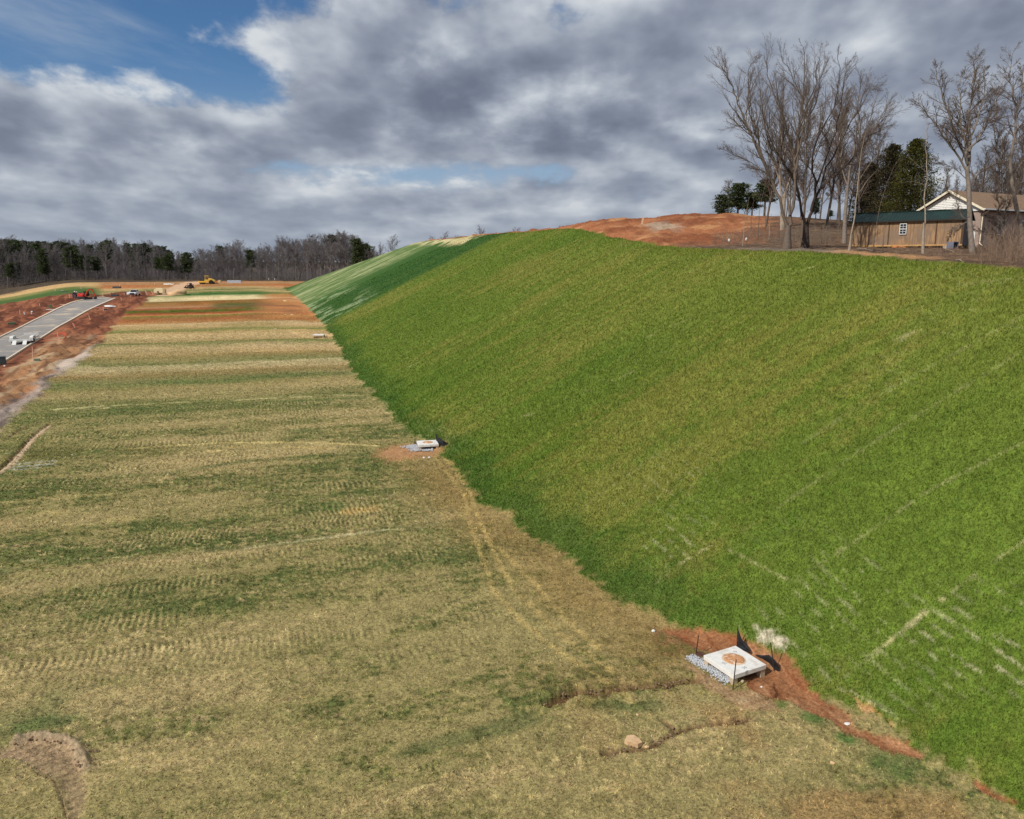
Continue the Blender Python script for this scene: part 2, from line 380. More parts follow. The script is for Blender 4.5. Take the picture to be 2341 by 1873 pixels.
def paint(x, y, want_disp=True):
    """albedo, living cover 0..1, height offset for plan points"""
    N = len(x); s, q = sq(x, y); q0 = toe(s); r = np.hypot(x, y)
    near = r < 110
    w_ = q - q0 + ragged(x, y)
    col = np.zeros((N, 3)); disp = np.zeros(N); veg = np.full(N, .75)

    def lay(c, m): 
        nonlocal col
        col = col + (lin(c)[None, :] - col) * np.clip(m, 0, 1)[:, None]
    # --- pad: thin winter grass over straw, combed across the lots
    nb = fbm(s * .42 + q * .03, q * .055 + 3, 11, 4, .55)
    nm = fbm(x * .55, y * .55, 12, 4, .55)
    nf = fbm(s * 5.0, q * 3.0, 13, 4, .65)
    col[:] = lin((152, 139, 92))
    g = .54 + 1.5 * (nb - .5) + .9 * (nm - .5) + 1.9 * (nf - .5) + .04 + .12 * sst(s, 26, 40)
    lay((122, 118, 70), sst(g, .22, .72) * .95)
    lay((86, 98, 52), sst(g, .52, 1.0) * .85)
    lay((182, 160, 114), sst(.5 + 1.6 * (fbm(s * .30 + 9, q * .07, 15, 3) - .5) + 1.4 * (nf - .5), .58, .85) * .7)
    veg = .35 + .5 * sst(g, .3, .8)
    # --- bands over the farther lots
    bs = np.interp([-b[0] for b in BANDS], [-v for v in BAND_V], BAND_S)
    # BAND arrays run away from the camera
    ss = s + 9 * sst(q, -15, 0) * np.clip((s - 90) / 120, 0, 1) + (fbm(q * .045 + 5, s * .01, 21, 3) - .5) * 7 * np.clip(s / 140, .3, 1) + (fbm(x * .35, y * .35, 22, 3) - .5) * 2.4
    bc = np.array([lin(b[1]) for b in BANDS])
    bcol = np.stack([np.interp(ss, bs, bc[:, i]) for i in range(3)], 1)
    mt = .97 + .3 * (nm - .5) + .5 * (nf - .5)
    mb = (sst(s, 62, 86) * (.66 + .28 * sst(fbm(q * .05 + 3, s * .035, 23, 3), .30, .58)) + .25 * sst(s, 165, 185))[:, None]
    col = col + (bcol * np.clip(mt, .6, 1.4)[:, None] - col) * mb
    # dark seeded lot and orange bare lot towards the slope
    lotg = sst(q, -25, -21) * (1 - sst(q, -6, -2)) * sst(s, 200, 206) * (1 - sst(s, 217, 222))
    lay((58, 82, 36), lotg * (.55 + 1.0 * (nm - .3)))
    lay((188, 126, 78), sst(q, -14, -7) * sst(s, 172, 184) * (1 - sst(s, 238, 246)) * .75)
    lay((132, 88, 58), sst(q, -17, -9) * (1 - sst(q, -4, 0)) * sst(fbm(s * .2, q * .05, 31, 3), .5, .7) * sst(s, 178, 190) * (1 - sst(s, 232, 240)) * .8)
    # --- strips, spots, wheel tracks
    for pl, hw, c, a in STRIPS:
        d, al = dline(x, y, pl)
        m = 1 - sst(d + (nm - .5) * hw * 2.0, hw * .3, hw * 1.25)
        lay(c, m * a * np.clip(.35 + 1.3 * nf, 0, 1) * sst(fbm(al * .35, al * 0 + hw * 9, 41, 2), .25, .5))
    for p, rad, c, a in SPOTS:
        d = np.hypot(x - p[0], (y - p[1]))
        lay(c, (1 - sst(d + (nm - .5) * rad * 1.3, rad * .25, rad * 1.1)) * a * np.clip(.4 + 1.2 * nf, 0, 1))
    orange = sst(w_, -5.0, -1.2) * sst(s, 14, 24) * (1 - sst(s, 46, 56)) * (.45 + .5 * nm)
    lay((148, 122, 76), orange * .9)
    lay((150, 118, 78), sst(w_, -9, -5) * (1 - sst(s, 16, 24)) * sst(fbm(x * .5, y * .5, 44, 3), .45, .65) * .6)
    veg = veg * (1 - orange * .5)
    for pl in TRACK:
        d, al = dline(x, y, pl)
        lay((192, 166, 104), (1 - sst(d + (nf - .5) * .35, .02, .19)) * .45 * sst(fbm(al * .4, al * 0, 47, 3), -.5, .4))
    # crawler cleat marks combed into the seed bed
    lane = fbm(s * .9, q * .03, 51, 2)
    cm = sst(lane, .40, .56) * sst(fbm(s * .5, q * .2, 52, 3), .36, .62) * sst(s, 22, 26) * (r < 80) * (1 - sst(w_, -6, -4))
    cl_ = np.sin(2 * math.pi * (q + .35 * (fbm(s * .8, q * .2, 53, 2) - .5)) / np.where(s > 40, .30, .23) + 2.2 * (nf - .5))
    lay((190, 170, 118), cm * sst(cl_, .1, .9) * .45); lay((72, 80, 42), cm * sst(-cl_, .1, .9) * .5)
    disp += cm * cl_ * .013
    # --- seeded slope
    on = sst(w_, -.30, .25) * (1 - sst(s, 272, 278))
    st = fbm(s * .85, q * .075, 61, 4, .55); sm = fbm(s * .16, q * .07, 62, 3); sf = fbm(x * 3.1, y * 3.1, 63, 3, .6)
    gc = np.tile(lin((96, 113, 43)), (N, 1))
    def glay(c, m):
        nonlocal gc
        gc = gc + (lin(c)[None, :] - gc) * np.clip(m, 0, 1)[:, None]
    glay((80, 104, 35), sst(.5 + .9 * (st - .5) + .6 * (sm - .5) + .5 * (sf - .5), .50, .74) * .6)
    glay((124, 122, 58), sst(.5 + .7 * (fbm(s * 1.1 + 40, q * .10, 64, 4, .6) - .5) + .9 * (fbm(s * .09, q * .08, 65, 3) - .42) + .45 * (sf - .5), .54, .86) * .72)
    glay((122, 138, 50), sst(st, .28, .05) * .4)
    glay((126, 126, 58), sst(w_, 9, 24) * (1 - sst(s, 50, 95)) * (.25 + .5 * (sm - .3)))
    lush = (1 - sst(w_ + (fbm(s * .4, q * .4, 66, 3) - .5) * 3.4, .7, 3.0))
    glay((64, 92, 36), lush * .75 * sst(s, 18, 26))
    glay((104, 126, 48), (1 - sst(s, 14, 26)) * sst(w_, 1, 4) * .3)
    # strip rows where the seed ran thin: short dashes along the contour
    rows = sst(np.sin(q * 2 * math.pi / .42 + 2.5 * fbm(s * .3, q * .3, 73, 2)), .1, .9) * sst(fbm(s * 2.6, q * 5.5, 71, 3, .65), .50, .66)
    for p, rad, a in THIN:
        d = np.hypot(x - p[0], y - p[1])
        glay((202, 192, 158), (1 - sst(d + (sm - .5) * rad, rad * .2, rad * 1.3)) * rows * a * .26)
    for pl, hw, a in STRAWL:
        d, al = dline(x, y, pl)
        glay((200, 188, 142), (1 - sst(d + (sf - .5) * hw * 1.6, hw * .05, hw * .7)) * a * .68 * sst(fbm(al * 1.4, al * 0 + hw * 31, 72, 3), .2, .5))
    glay((206, 196, 160), rows * sst(fbm(s * .25, q * .25, 74, 2), .5, .75) * .2 * (1 - sst(s, 18, 40)))
    # far stretch: later, darker seeding, pale straw still showing low down and on the last part
    fs = s - 3.0 * (fbm(q * .12, s * 0, 75, 2) - .5) + 2.0 * (nf - .5)
    far = sst(fs, 158, 167)
    glay((52, 86, 36), far * .92)
    glay((40, 76, 36), far * sst(st, .5, .7) * .6)
    strw = sst(fbm(s * .55, q * .30, 76, 4, .65), .46, .60)
    glay((158, 170, 128), far * .85 * strw * (1 - sst(w_ + (s - 165) * .0, 6, 15)) * (1 - sst(s, 225, 250)) * .7 * sst(fbm(s * .1, q * .15, 79, 2), .3, .5))
    pl_ = sst(s, 203, 216) * (1 - sst(s, 256, 262))
    glay((96, 116, 66), pl_ * .8)
    glay((164, 166, 122), pl_ * sst(fbm(s * .8, q * .12, 77, 4, .6), .46, .66) * .6)
    topst = sst(w_, 33, 36) * sst(s, 176, 182) * far
    glay((200, 186, 140), topst * sst(fbm(s * .5, q * .4, 78, 3), .35, .6) * .9)
    # --- top of the bank: bare clay, leaf litter, cleared ground
    hc = np.interp(s, CR_S, CR_Z); k = np.interp(s, [100, 240], [.5, .43]); qc = (hc - pad(x, y)) / k
    over = q - q0 - qc + (fbm(x * .5, y * .5, 81, 2) - .5) * .9
    top = sst(over, .5, 1.1) * (s < 262)
    dirx = x / np.maximum(y, 1)
    tcol = np.tile(lin((108, 84, 66)), (N, 1))
    def tlay(c, m):
        nonlocal tcol
        tcol = tcol + (lin(c)[None, :] - tcol) * np.clip(m, 0, 1)[:, None]
    nt_ = fbm(x * .8, y * .8, 82, 4, .6); ns_ = fbm((x + y) * .08, (x - y) * .35, 83, 4, .6)
    tlay((80, 66, 54), sst(nt_, .42, .6) * .75); tlay((146, 118, 88), sst(fbm(x * 1.7, y * 1.7, 84, 3), .56, .75) * .6)
    clay = sst(s - 66 - .15 * (q - 30), 0, 10) * (1 - sst(dirx + (nt_ - .5) * .1, .29, .37))
    tlay((160, 104, 70), clay); tlay((130, 78, 52), clay * sst(ns_, .5, .62) * .8); tlay((184, 134, 92), clay * sst(fbm((x + y) * .12, (x - y) * .3, 85, 4), .55, .7) * .85)
    tlay((184, 148, 100), clay * sst(gz_top(x, y), 20.2, 21.4) * .6)
    pc = np.array([21.0, 108.0]); pd = np.hypot((x - pc[0]) / 3.0, (y - pc[1]) / 6.0)
    tlay((176, 156, 134), clay * (1 - sst(pd + (nt_ - .5), .3, 1.1)) * .8)
    tlay((200, 152, 104), sst(over, .8, 1.3) * (1 - sst(over, 2.2, 3.6)) * sst(s, 36, 39) * (1 - sst(s, 47, 51)) * .6)
    tlay((124, 118, 104), sst(over, .5, 1.5) * (1 - sst(over, 2.5, 5)) * sst(s, 44, 50) * (1 - sst(s, 56, 62)) * .6)
    gc = gc + (tcol - gc) * top[:, None]
    col = col + (gc - col) * on[:, None]
    veg = veg + (on * (1 - top) - veg) * on
    veg = veg * (1 - .9 * top * on)
    disp += on * (1 - top) * (fbm(s * .7, q * .2, 91, 3) - .5) * .10 + top * on * ((nt_ - .5) * .35 + clay * (ns_ - .5) * 1.5) * sst(s, 26, 30)
    disp += (1 - on) * ((fbm(s * .3, q * .07, 92, 3) - .5) * .16 + (nm - .5) * .05)
    lot = sst(np.sin(s * 2 * math.pi / 18.5 + 1.2), -.3, .9)
    disp += (1 - on) * sst(s, 62, 80) * (1 - sst(q, -4, 0)) * lot * .30 * np.clip(s / 140, .5, 1.4)
    # --- construction corridor by the road
    d = inpoly(x, y, RED); rn = fbm(x * .28, y * .28, 101, 4, .6)
    red = sst(d + (rn - .5) * 3.0, -.4, .8)
    ru = .92 * x + .39 * y; rv = -.39 * x + .92 * y           # across / along the corridor
    rst = fbm(ru * .75 + (rn - .5) * 3, rv * .07, 102, 4, .6)
    rc = np.tile(lin((134, 82, 58)), (N, 1))
    def rlay(c, m):
        nonlocal rc
        rc = rc + (lin(c)[None, :] - rc) * np.clip(m, 0, 1)[:, None]
    dR, aR = dline(x, y, ROAD_R)
    tanz = sst(dR + (rn - .5) * 2, 1.2, 3.2) * (1 - sst(y, 108, 150))
    rlay((172, 132, 92), tanz * .85)
    rlay((92, 52, 36), sst(rst, .50, .62) * (.85 - .4 * tanz)); rlay((172, 114, 80), sst(rst, .46, .28) * .6); rlay((84, 50, 36), sst(fbm(ru * 2.2, rv * .22, 106, 3, .6), .58, .68) * .75)
    rlay((120, 84, 58), tanz * sst(fbm(ru * 1.6, rv * .12, 104, 3), .55, .68) * .8)
    rlay((188, 162, 128), tanz * sst(fbm(ru * .5, rv * .1, 103, 3), .56, .68) * .8)
    ds, _ = dline(x, y, SILT)
    silt = 1 - sst(ds + (rn - .5) * 3.0, .2, 1.7)
    rlay((160, 146, 136), silt * .9); rlay((92, 80, 74), silt * sst(fbm(ru * 1.5, rv * .3, 107, 4, .65), .5, .6) * .9)
    dsp = inpoly(x, y, SILTP); rlay((196, 178, 160), sst(dsp, -.3, .5) * .9)
    col = col + (rc - col) * red[:, None]; veg = veg * (1 - red)
    disp += red * ((rst - .5) * .9 + (rn - .5) * .35) * (1 - sst(dsp, -.3, .5)) + red * silt * .12
    # left of the road: strips of grass and straw lots
    lfm = 1 - sst(dirx, -.548, -.528); lf = (lfm > 0) & (d < 1) & (y > 150)
    if lf.any():
        lc = np.tile(lin((172, 146, 100)), (N, 1)); e = y - .25 * x
        ee = e + (fbm(x * .05, y * .05, 111, 3) - .5) * 14
        bp = [200, 252, 262, 280, 296, 305, 340, 352, 380]; bcl = [(150, 120, 74), (168, 142, 92), (76, 100, 50), (72, 96, 48), (96, 110, 56), (190, 158, 108), (186, 152, 104), (128, 122, 74), (120, 100, 70)]
        bl = np.array([lin(c) for c in bcl])
        lc = np.stack([np.interp(ee, bp, bl[:, i]) for i in range(3)], 1)
        mm = (lf * lfm * (1 - red))[:, None]; col = col + (lc - col) * mm
    dp = inpoly(x, y, PATH); pm = sst(dp + (rn - .5) * 2, -.8, .8)
    lay((206, 170, 138), pm * .9); veg = veg * (1 - pm)
    # forest floor
    fl = sst(r + (rn - .5) * 16, 338, 352) * (1 - on * (s < 262))
    lay((84, 72, 58), fl); lay((62, 52, 42), fl * sst(nm, .45, .6) * .6); veg = veg * (1 - fl)
    # road bed
    d = inpoly(x, y, ROAD); rb = sst(d, -1.6, -.2)
    disp = disp * (1 - sst(d, -4, -.8)) - .10 * sst(d, -.6, .1); veg = veg * (1 - rb)
    lay((150, 96, 66), rb * .6)
    # --- around the near inlet, erosion and silt
    nn = fbm(x * 4.5, y * 4.5, 121, 4, .6)
    d = inpoly(x, y, SCRUB); m = sst(d + (nn - .5) * .7, -.1, .35)
    lay((140, 104, 70), m * .85); lay((104, 98, 52), m * sst(nm + (nn - .5), .5, .7) * .8); veg = veg * (1 - m * .6)
    for poly, ca, cb in ((DIRT, (146, 98, 66), (176, 130, 94)), (TRAIL2, (148, 94, 64), (172, 120, 84)), (BARE2, (186, 138, 92), (196, 160, 112))):
        d = inpoly(x, y, poly); m = sst(d + (nn - .5) * .42, -.05, .16)
        lay(ca, m * .96); lay(cb, m * sst(fbm(s * 1.0, q * 4.5, 122, 3), .5, .68) * .7); lay((128, 72, 42), m * sst(fbm(s * 1.3, q * 5, 123, 3), .56, .72) * .6)
        veg = veg * (1 - m); disp += -m * .05 + m * (nn - .5) * .03
    d = inpoly(x, y, SILTFAN); m = sst(d + (nn - .5) * .35, -.12, .18)
    lay((164, 134, 98), m * .92); lay((144, 112, 80), m * sst(fbm(s * 7, q * 1.2, 124, 3), .5, .62) * .7); lay((182, 156, 118), m * sst(fbm(s * 9, q * 1.5, 125, 3), .58, .7) * .7)
    veg = veg * (1 - m)
    d = inpoly(x, y, WHITEP); m = sst(d + (nn - .5) * .5, -.16, .08)
    lay((206, 194, 168), m * .9 * np.clip(.4 + 1.2 * nn, 0, 1)); lay((120, 112, 86), m * sst(fbm(x * 14, y * 14, 126, 2), .52, .66) * .8); veg = veg * (1 - m)
    for u2, v2, rad in ((930, 1032, 2.2), (905, 1036, 2.0), (980, 1032, 1.5)):
        p = INLET2D[(u2, v2)]
        m = 1 - sst(np.hypot(x - p[0], (y - p[1]) * .7) + (nn - .5) * 1.2, rad * .35, rad)
        lay((176, 132, 92), m * .85); veg = veg * (1 - m)
    d = inpoly(x, y, ARC); m = sst(d + (nn - .5) * .3, -.06, .2)
    lay((162, 138, 106), m * (.70 + .3 * sst(y - 17.6, -.4, .6)) * np.clip(.6 + nn, 0, 1)); veg = veg * (1 - m * .9)
    ang = np.sin((x * .80 - y * .60 + .25 * nn) * 2 * math.pi / .30); lay((112, 94, 72), m * sst(ang, .3, .9) * .6); disp += m * (-.06 + .03 * ang)
    d, al = dline(x, y, ARCRIM); m = 1 - sst(d + (nn - .5) * .2, .02, .26)
    lay((166, 144, 116), m * .9); disp += m * (.06 + .16 * fbm(x * 6, y * 6, 127, 3)); veg = veg * (1 - m)
    for pl, hw, dep in GULLY:
        d, al = dline(x, y, pl)
        mm = np.clip(.35 + 1.1 * (fbm(al * 1.6, al * 0 + dep * 50, 128, 3)), 0, 1.2)
        m = 1 - sst(d + (nn - .5) * hw * 1.1, hw * .15, hw * .95)
        lay((100, 72, 50), m * .9 * np.clip(mm, 0, 1)); disp -= m * dep * mm; veg = veg * (1 - m)
        e = np.exp(-((d - hw * 1.1) / (hw * .35)) ** 2); disp += e * dep * .22 * mm
    d, al = dline(x, y, RUTPALE); lay((194, 168, 138), (1 - sst(d + (nn - .5) * .2, .12, .34)) * .9)
    for pl, hw in PUDDLE_GLINT:
        d, al = dline(x, y, pl); lay((168, 168, 160), (1 - sst(d + (nm - .5) * .2, hw * .3, hw)) * .75 * sst(nf, .25, .5))  # glints on the puddles, painted as pale streaks into the ground colour
    grit = fbm(x * 6.5, y * 6.5, 131, 3, .7) - .5
    disp += grit * .075 * (1 - on) * (1 - red) * (r < 75) * np.clip(veg + .3, 0, 1) * sst(d_in1(x, y), 1.0, 1.6)
    col = np.clip(col * (1 + .30 * (nn - .5) * near + 1.7 * grit * np.clip(veg, .3, 1) * (1 - red) * (1 - .6 * on) * (r < 150))[:, None], .004, .9)
    return col, np.clip(veg, 0, 1), disp


def d_in1(x, y): return np.hypot(x - 7.2, y - 22.5)


def gz_top(x, y): return macro(x, y)


INLET2D = {k: P(*k) for k in ((930, 1032), (905, 1036), (980, 1032))}


# ------------------------------------------------------------------ object helpers
def tag(o, label, cat, group=None):
    o['label'] = label; o['category'] = cat
    if group: o['group'] = group
    return o


def kind(o, k): o['kind'] = k; return o


def empty(name, loc=(0, 0, 0), rz=0.0):
    o = bpy.data.objects.new(name, None); COL.objects.link(o); o.location = loc; o.rotation_euler = (0, 0, rz)
    o.empty_display_size = .3; return o


def np_mesh(name, v, f, mat, col=None, smooth=False):
    """v (n,3); f (m,k) all faces of k corners"""
    me = bpy.data.meshes.new(name); k = f.shape[1]
    me.vertices.add(len(v)); me.vertices.foreach_set('co', np.ascontiguousarray(v, np.float32).ravel())
    me.loops.add(f.size); me.loops.foreach_set('vertex_index', np.ascontiguousarray(f, np.int32).ravel())
    me.polygons.add(len(f)); me.polygons.foreach_set('loop_start', np.arange(0, f.size, k, dtype=np.int32))
    me.polygons.foreach_set('loop_total', np.full(len(f), k, np.int32))
    me.polygons.foreach_set('use_smooth', np.full(len(f), smooth))
    me.update(calc_edges=True); me.validate()
    if col is not None:
        a = me.attributes.new('cover', 'FLOAT_COLOR', 'POINT')
        a.data.foreach_set('color', np.hstack([col, np.ones((len(col), 1))]).astype(np.float32).ravel())
    me.materials.append(mat); o = bpy.data.objects.new(name, me); COL.objects.link(o); return o


MATS = {}
def mat(name, c, rough=.7, metal=0.0, var=0.12, scale=6.0, bump=0.0, spec=.35, sub=None, coords='Object', alpha=None, trans=0.0):
    """procedural material: base colour broken by noise, roughness variation, optional bump and secondary tone"""
    if name in MATS: return MATS[name]
    m = bpy.data.materials.new(name); m.use_nodes = True; T = NT(m.node_tree); b = T.n['Principled BSDF']
    tcn = T.new('ShaderNodeTexCoord').outputs[coords]
    n = T.noise(tcn, scale, 6.0, .6)
    base = T.mix(T.ramp(n, .3, .7), tuple(lin(c) * (1 - var)) + (1,), tuple(np.clip(lin(c) * (1 + var), 0, .95)) + (1,))
    if sub is not None:
        n2 = T.noise(tcn, scale * .37, 5.0, .65)
        base = T.mix(T.ramp(n2, .5, .68, 0, sub[1]), base, rgba(sub[0]))
    T.l.new(base, b.inputs['Base Color']); b.inputs['Metallic'].default_value = metal
    b.inputs['Specular IOR Level'].default_value = spec
    T.l.new(T.ramp(n, .2, .8, max(rough - .08, .03), min(rough + .08, 1)), b.inputs['Roughness'])
    if bump:
        bn = T.new('ShaderNodeBump'); bn.inputs['Strength'].default_value = bump; bn.inputs['Distance'].default_value = .02
        T.l.new(T.noise(tcn, scale * 2.2, 5.0, .6), bn.inputs['Height']); T.l.new(bn.outputs[0], b.inputs['Normal'])
    MATS[name] = m; return m


# ------------------------------------------------------------------ ground sheet
gm = bpy.data.materials.new('ground_cover'); gm.use_nodes = True; T = NT(gm.node_tree); B = T.n['Principled BSDF']
at_ = T.new('ShaderNodeAttribute', attribute_name='cover')
geo = T.new('ShaderNodeNewGeometry').outputs['Position']
n1 = T.noise(geo, 11.0, 6.0, .66); n2 = T.noise(geo, 55.0, 3.0, .6); n3 = T.noise(geo, 1.3, 6.0, .6)
k1 = T.m('MULTIPLY', T.ramp(n1, .3, .7, .66, 1.34), T.m('MULTIPLY', T.ramp(n2, .25, .75, .72, 1.28), T.ramp(n3, .3, .7, .88, 1.12)))
cc = T.vm('MULTIPLY', at_.outputs['Color'], T.xyz(k1, k1, k1))
T.l.new(cc, B.inputs['Base Color']); B.inputs['Roughness'].default_value = .95; B.inputs['Specular IOR Level'].default_value = .12
bp = T.new('ShaderNodeBump'); bp.inputs['Strength'].default_value = .75; bp.inputs['Distance'].default_value = .06
T.l.new(T.m('ADD', n1, T.m('MULTIPLY', n2, .4)), bp.inputs['Height']); T.l.new(bp.outputs[0], B.inputs['Normal'])

th = np.concatenate([np.radians(np.arange(-39, 39.01, .09)), np.radians(np.arange(42, 319, 4.0))])
rr = np.concatenate([[.5, 3, 6, 9], np.geomspace(11, 430, 800), np.geomspace(440, 5000, 46)])
TH, RR = np.meshgrid(th, rr)
gx = (RR * np.sin(TH)).ravel(); gy = (RR * np.cos(TH)).ravel()
gcol, gveg, gdisp = paint(gx, gy)
gzz = macro(gx, gy) + gdisp
nc, nr = len(th), len(rr)
ii = np.arange(nr - 1)[:, None] * nc; jj = np.arange(nc)[None, :]; jn = (jj + 1) % nc
faces = np.stack([ii + jj, ii + nc + jj, ii + nc + jn, ii + jn], -1).reshape(-1, 4)[:, ::-1]
ground = kind(np_mesh('ground', np.stack([gx, gy, gzz], 1), faces, gm, gcol, True), 'structure')


def surf(x, y):
    x = np.atleast_1d(np.asarray(x, float)); y = np.atleast_1d(np.asarray(y, float))
    return macro(x, y) + paint(x, y)[2]


# ------------------------------------------------------------------ grass and straw blades on the near ground
def blades(name, n, seed, slope, hmin, hmax, mat_):
    rg = np.random.default_rng(seed)
    a = np.radians(rg.uniform(-37.5, 37.5, n)); r = np.exp(rg.uniform(math.log(13), math.log(200 if slope else 190), n))
    x, y = r * np.sin(a), r * np.cos(a)
    s, q = sq(x, y); q0 = toe(s)
    w_ = q - q0 + ragged(x, y)
    keep = (w_ > 0) if slope else (w_ <= 0)
    x, y, r = x[keep], y[keep], r[keep]
    c, vg, dp = paint(x, y)
    keep = rg.random(len(x)) < (vg ** 1.4 if slope else .25 + .75 * vg)
    keep &= vg > (.12 if slope else .06)
    x, y, r, c, dp, vg = x[keep], y[keep], r[keep], c[keep], dp[keep], vg[keep]
    n = len(x); z = macro(x, y) + dp - .01
    ang = rg.uniform(0, 2 * math.pi, n); h = rg.uniform(hmin, hmax, n) * np.clip(r / 30, .8, 1.6)
    wd = (.007 + .00034 * r) * rg.uniform(.7, 1.3, n) * (1.0 if slope else 1.15)
    lean = rg.uniform(.15, .75, n) * h * (1.0 if slope else 2.2); la = rg.uniform(0, 2 * math.pi, n)
    b = np.stack([x, y, z], 1); wv = np.stack([np.cos(ang) * wd, np.sin(ang) * wd, 0 * wd], 1)
    tip = b + np.stack([np.cos(la) * lean, np.sin(la) * lean, h], 1)
    v = np.stack([b - wv, b + wv, tip], 1).reshape(-1, 3)
    f = np.arange(3 * n, dtype=np.int32).reshape(-1, 3)
    clump = fbm(x * 9.0, y * 9.0, 141, 3, .7) - .5
    br = np.exp(rg.normal(0, .22 if slope else .35, n) + clump * (1.0 if slope else 4.0)); br = np.minimum(br, 1.9)[:, None]
    hue = rg.normal(0, .10, (n, 1)) * np.array([[1.0, .2, .6]])
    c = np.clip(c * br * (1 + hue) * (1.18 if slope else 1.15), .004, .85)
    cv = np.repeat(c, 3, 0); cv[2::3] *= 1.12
    return kind(np_mesh(name, v, f, mat_, cv), 'stuff')


bm_ = bpy.data.materials.new('grass_blade'); bm_.use_nodes = True; T = NT(bm_.node_tree); T.n.clear()
out = T.new('ShaderNodeOutputMaterial'); ca = T.new('ShaderNodeAttribute', attribute_name='cover').outputs['Color']
df = T.new('ShaderNodeBsdfDiffuse'); tr = T.new('ShaderNodeBsdfTranslucent'); mx = T.new('ShaderNodeMixShader'); mx.inputs[0].default_value = .35
T.l.new(ca, df.inputs[0]); T.l.new(ca, tr.inputs[0]); T.l.new(df.outputs[0], mx.inputs[1]); T.l.new(tr.outputs[0], mx.inputs[2]); T.l.new(mx.outputs[0], out.inputs[0])
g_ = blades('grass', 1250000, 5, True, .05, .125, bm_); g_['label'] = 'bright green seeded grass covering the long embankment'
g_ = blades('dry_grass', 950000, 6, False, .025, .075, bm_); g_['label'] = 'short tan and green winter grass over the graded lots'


# ------------------------------------------------------------------ road and kerbs
def resample(pl, n):
    seg = np.r_[0, np.cumsum(np.hypot(*np.diff(pl, axis=0).T))]; t = np.linspace(0, seg[-1], n)
    return np.stack([np.interp(t, seg, pl[:, 0]), np.interp(t, seg, pl[:, 1])], 1)


def smooth_pl(pl, n):
    p = resample(pl, n)
    for _ in range(n // 6): p[1:-1] = (p[:-2] + 2 * p[1:-1] + p[2:]) / 4
    return p


RL, RRt = smooth_pl(ROAD_L, 60), smooth_pl(ROAD_R, 60)
am = mat('asphalt', (140, 135, 130), .85, var=.14, scale=.55, bump=.2, sub=((196, 178, 152), .85), coords='Object')
cross = 9; vs = []
for i in range(60):
    for j in range(cross):
        p = RL[i] + (RRt[i] - RL[i]) * j / (cross - 1)
        vs.append((p[0], p[1], gz(*p) + .03 + .05 * (1 - abs(2 * j / (cross - 1) - 1))))
fs = [(i * cross + j, i * cross + j + 1, (i + 1) * cross + j + 1, (i + 1) * cross + j) for i in range(59) for j in range(cross - 1)]
kind(np_mesh('road', np.array(vs), np.array(fs), am, None, True), 'structure')
km = mat('kerb_concrete', (224, 206, 182), .85, var=.10, scale=3.0, sub=((160, 120, 92), .4))
for line, other, w0, hh in ((RL, RRt, .75, .16), (RRt, RL, .70, .15)):
    vs = []; 
    for a, b in zip(line, other):
        nrm = (a - b) / np.hypot(*(a - b)); z = gz(*a)
        for off, zz in ((0, -.1), (0, hh), (w0, hh), (w0, -.25)):
            p = a + nrm * off; vs.append((p[0], p[1], z + zz + .03))
    fs = [(i * 4 + j, i * 4 + j + 1, i * 4 + 5 + j, i * 4 + 4 + j) for i in range(59) for j in range(3)]
    kind(np_mesh('kerb', np.array(vs), np.array(fs), km), 'structure')
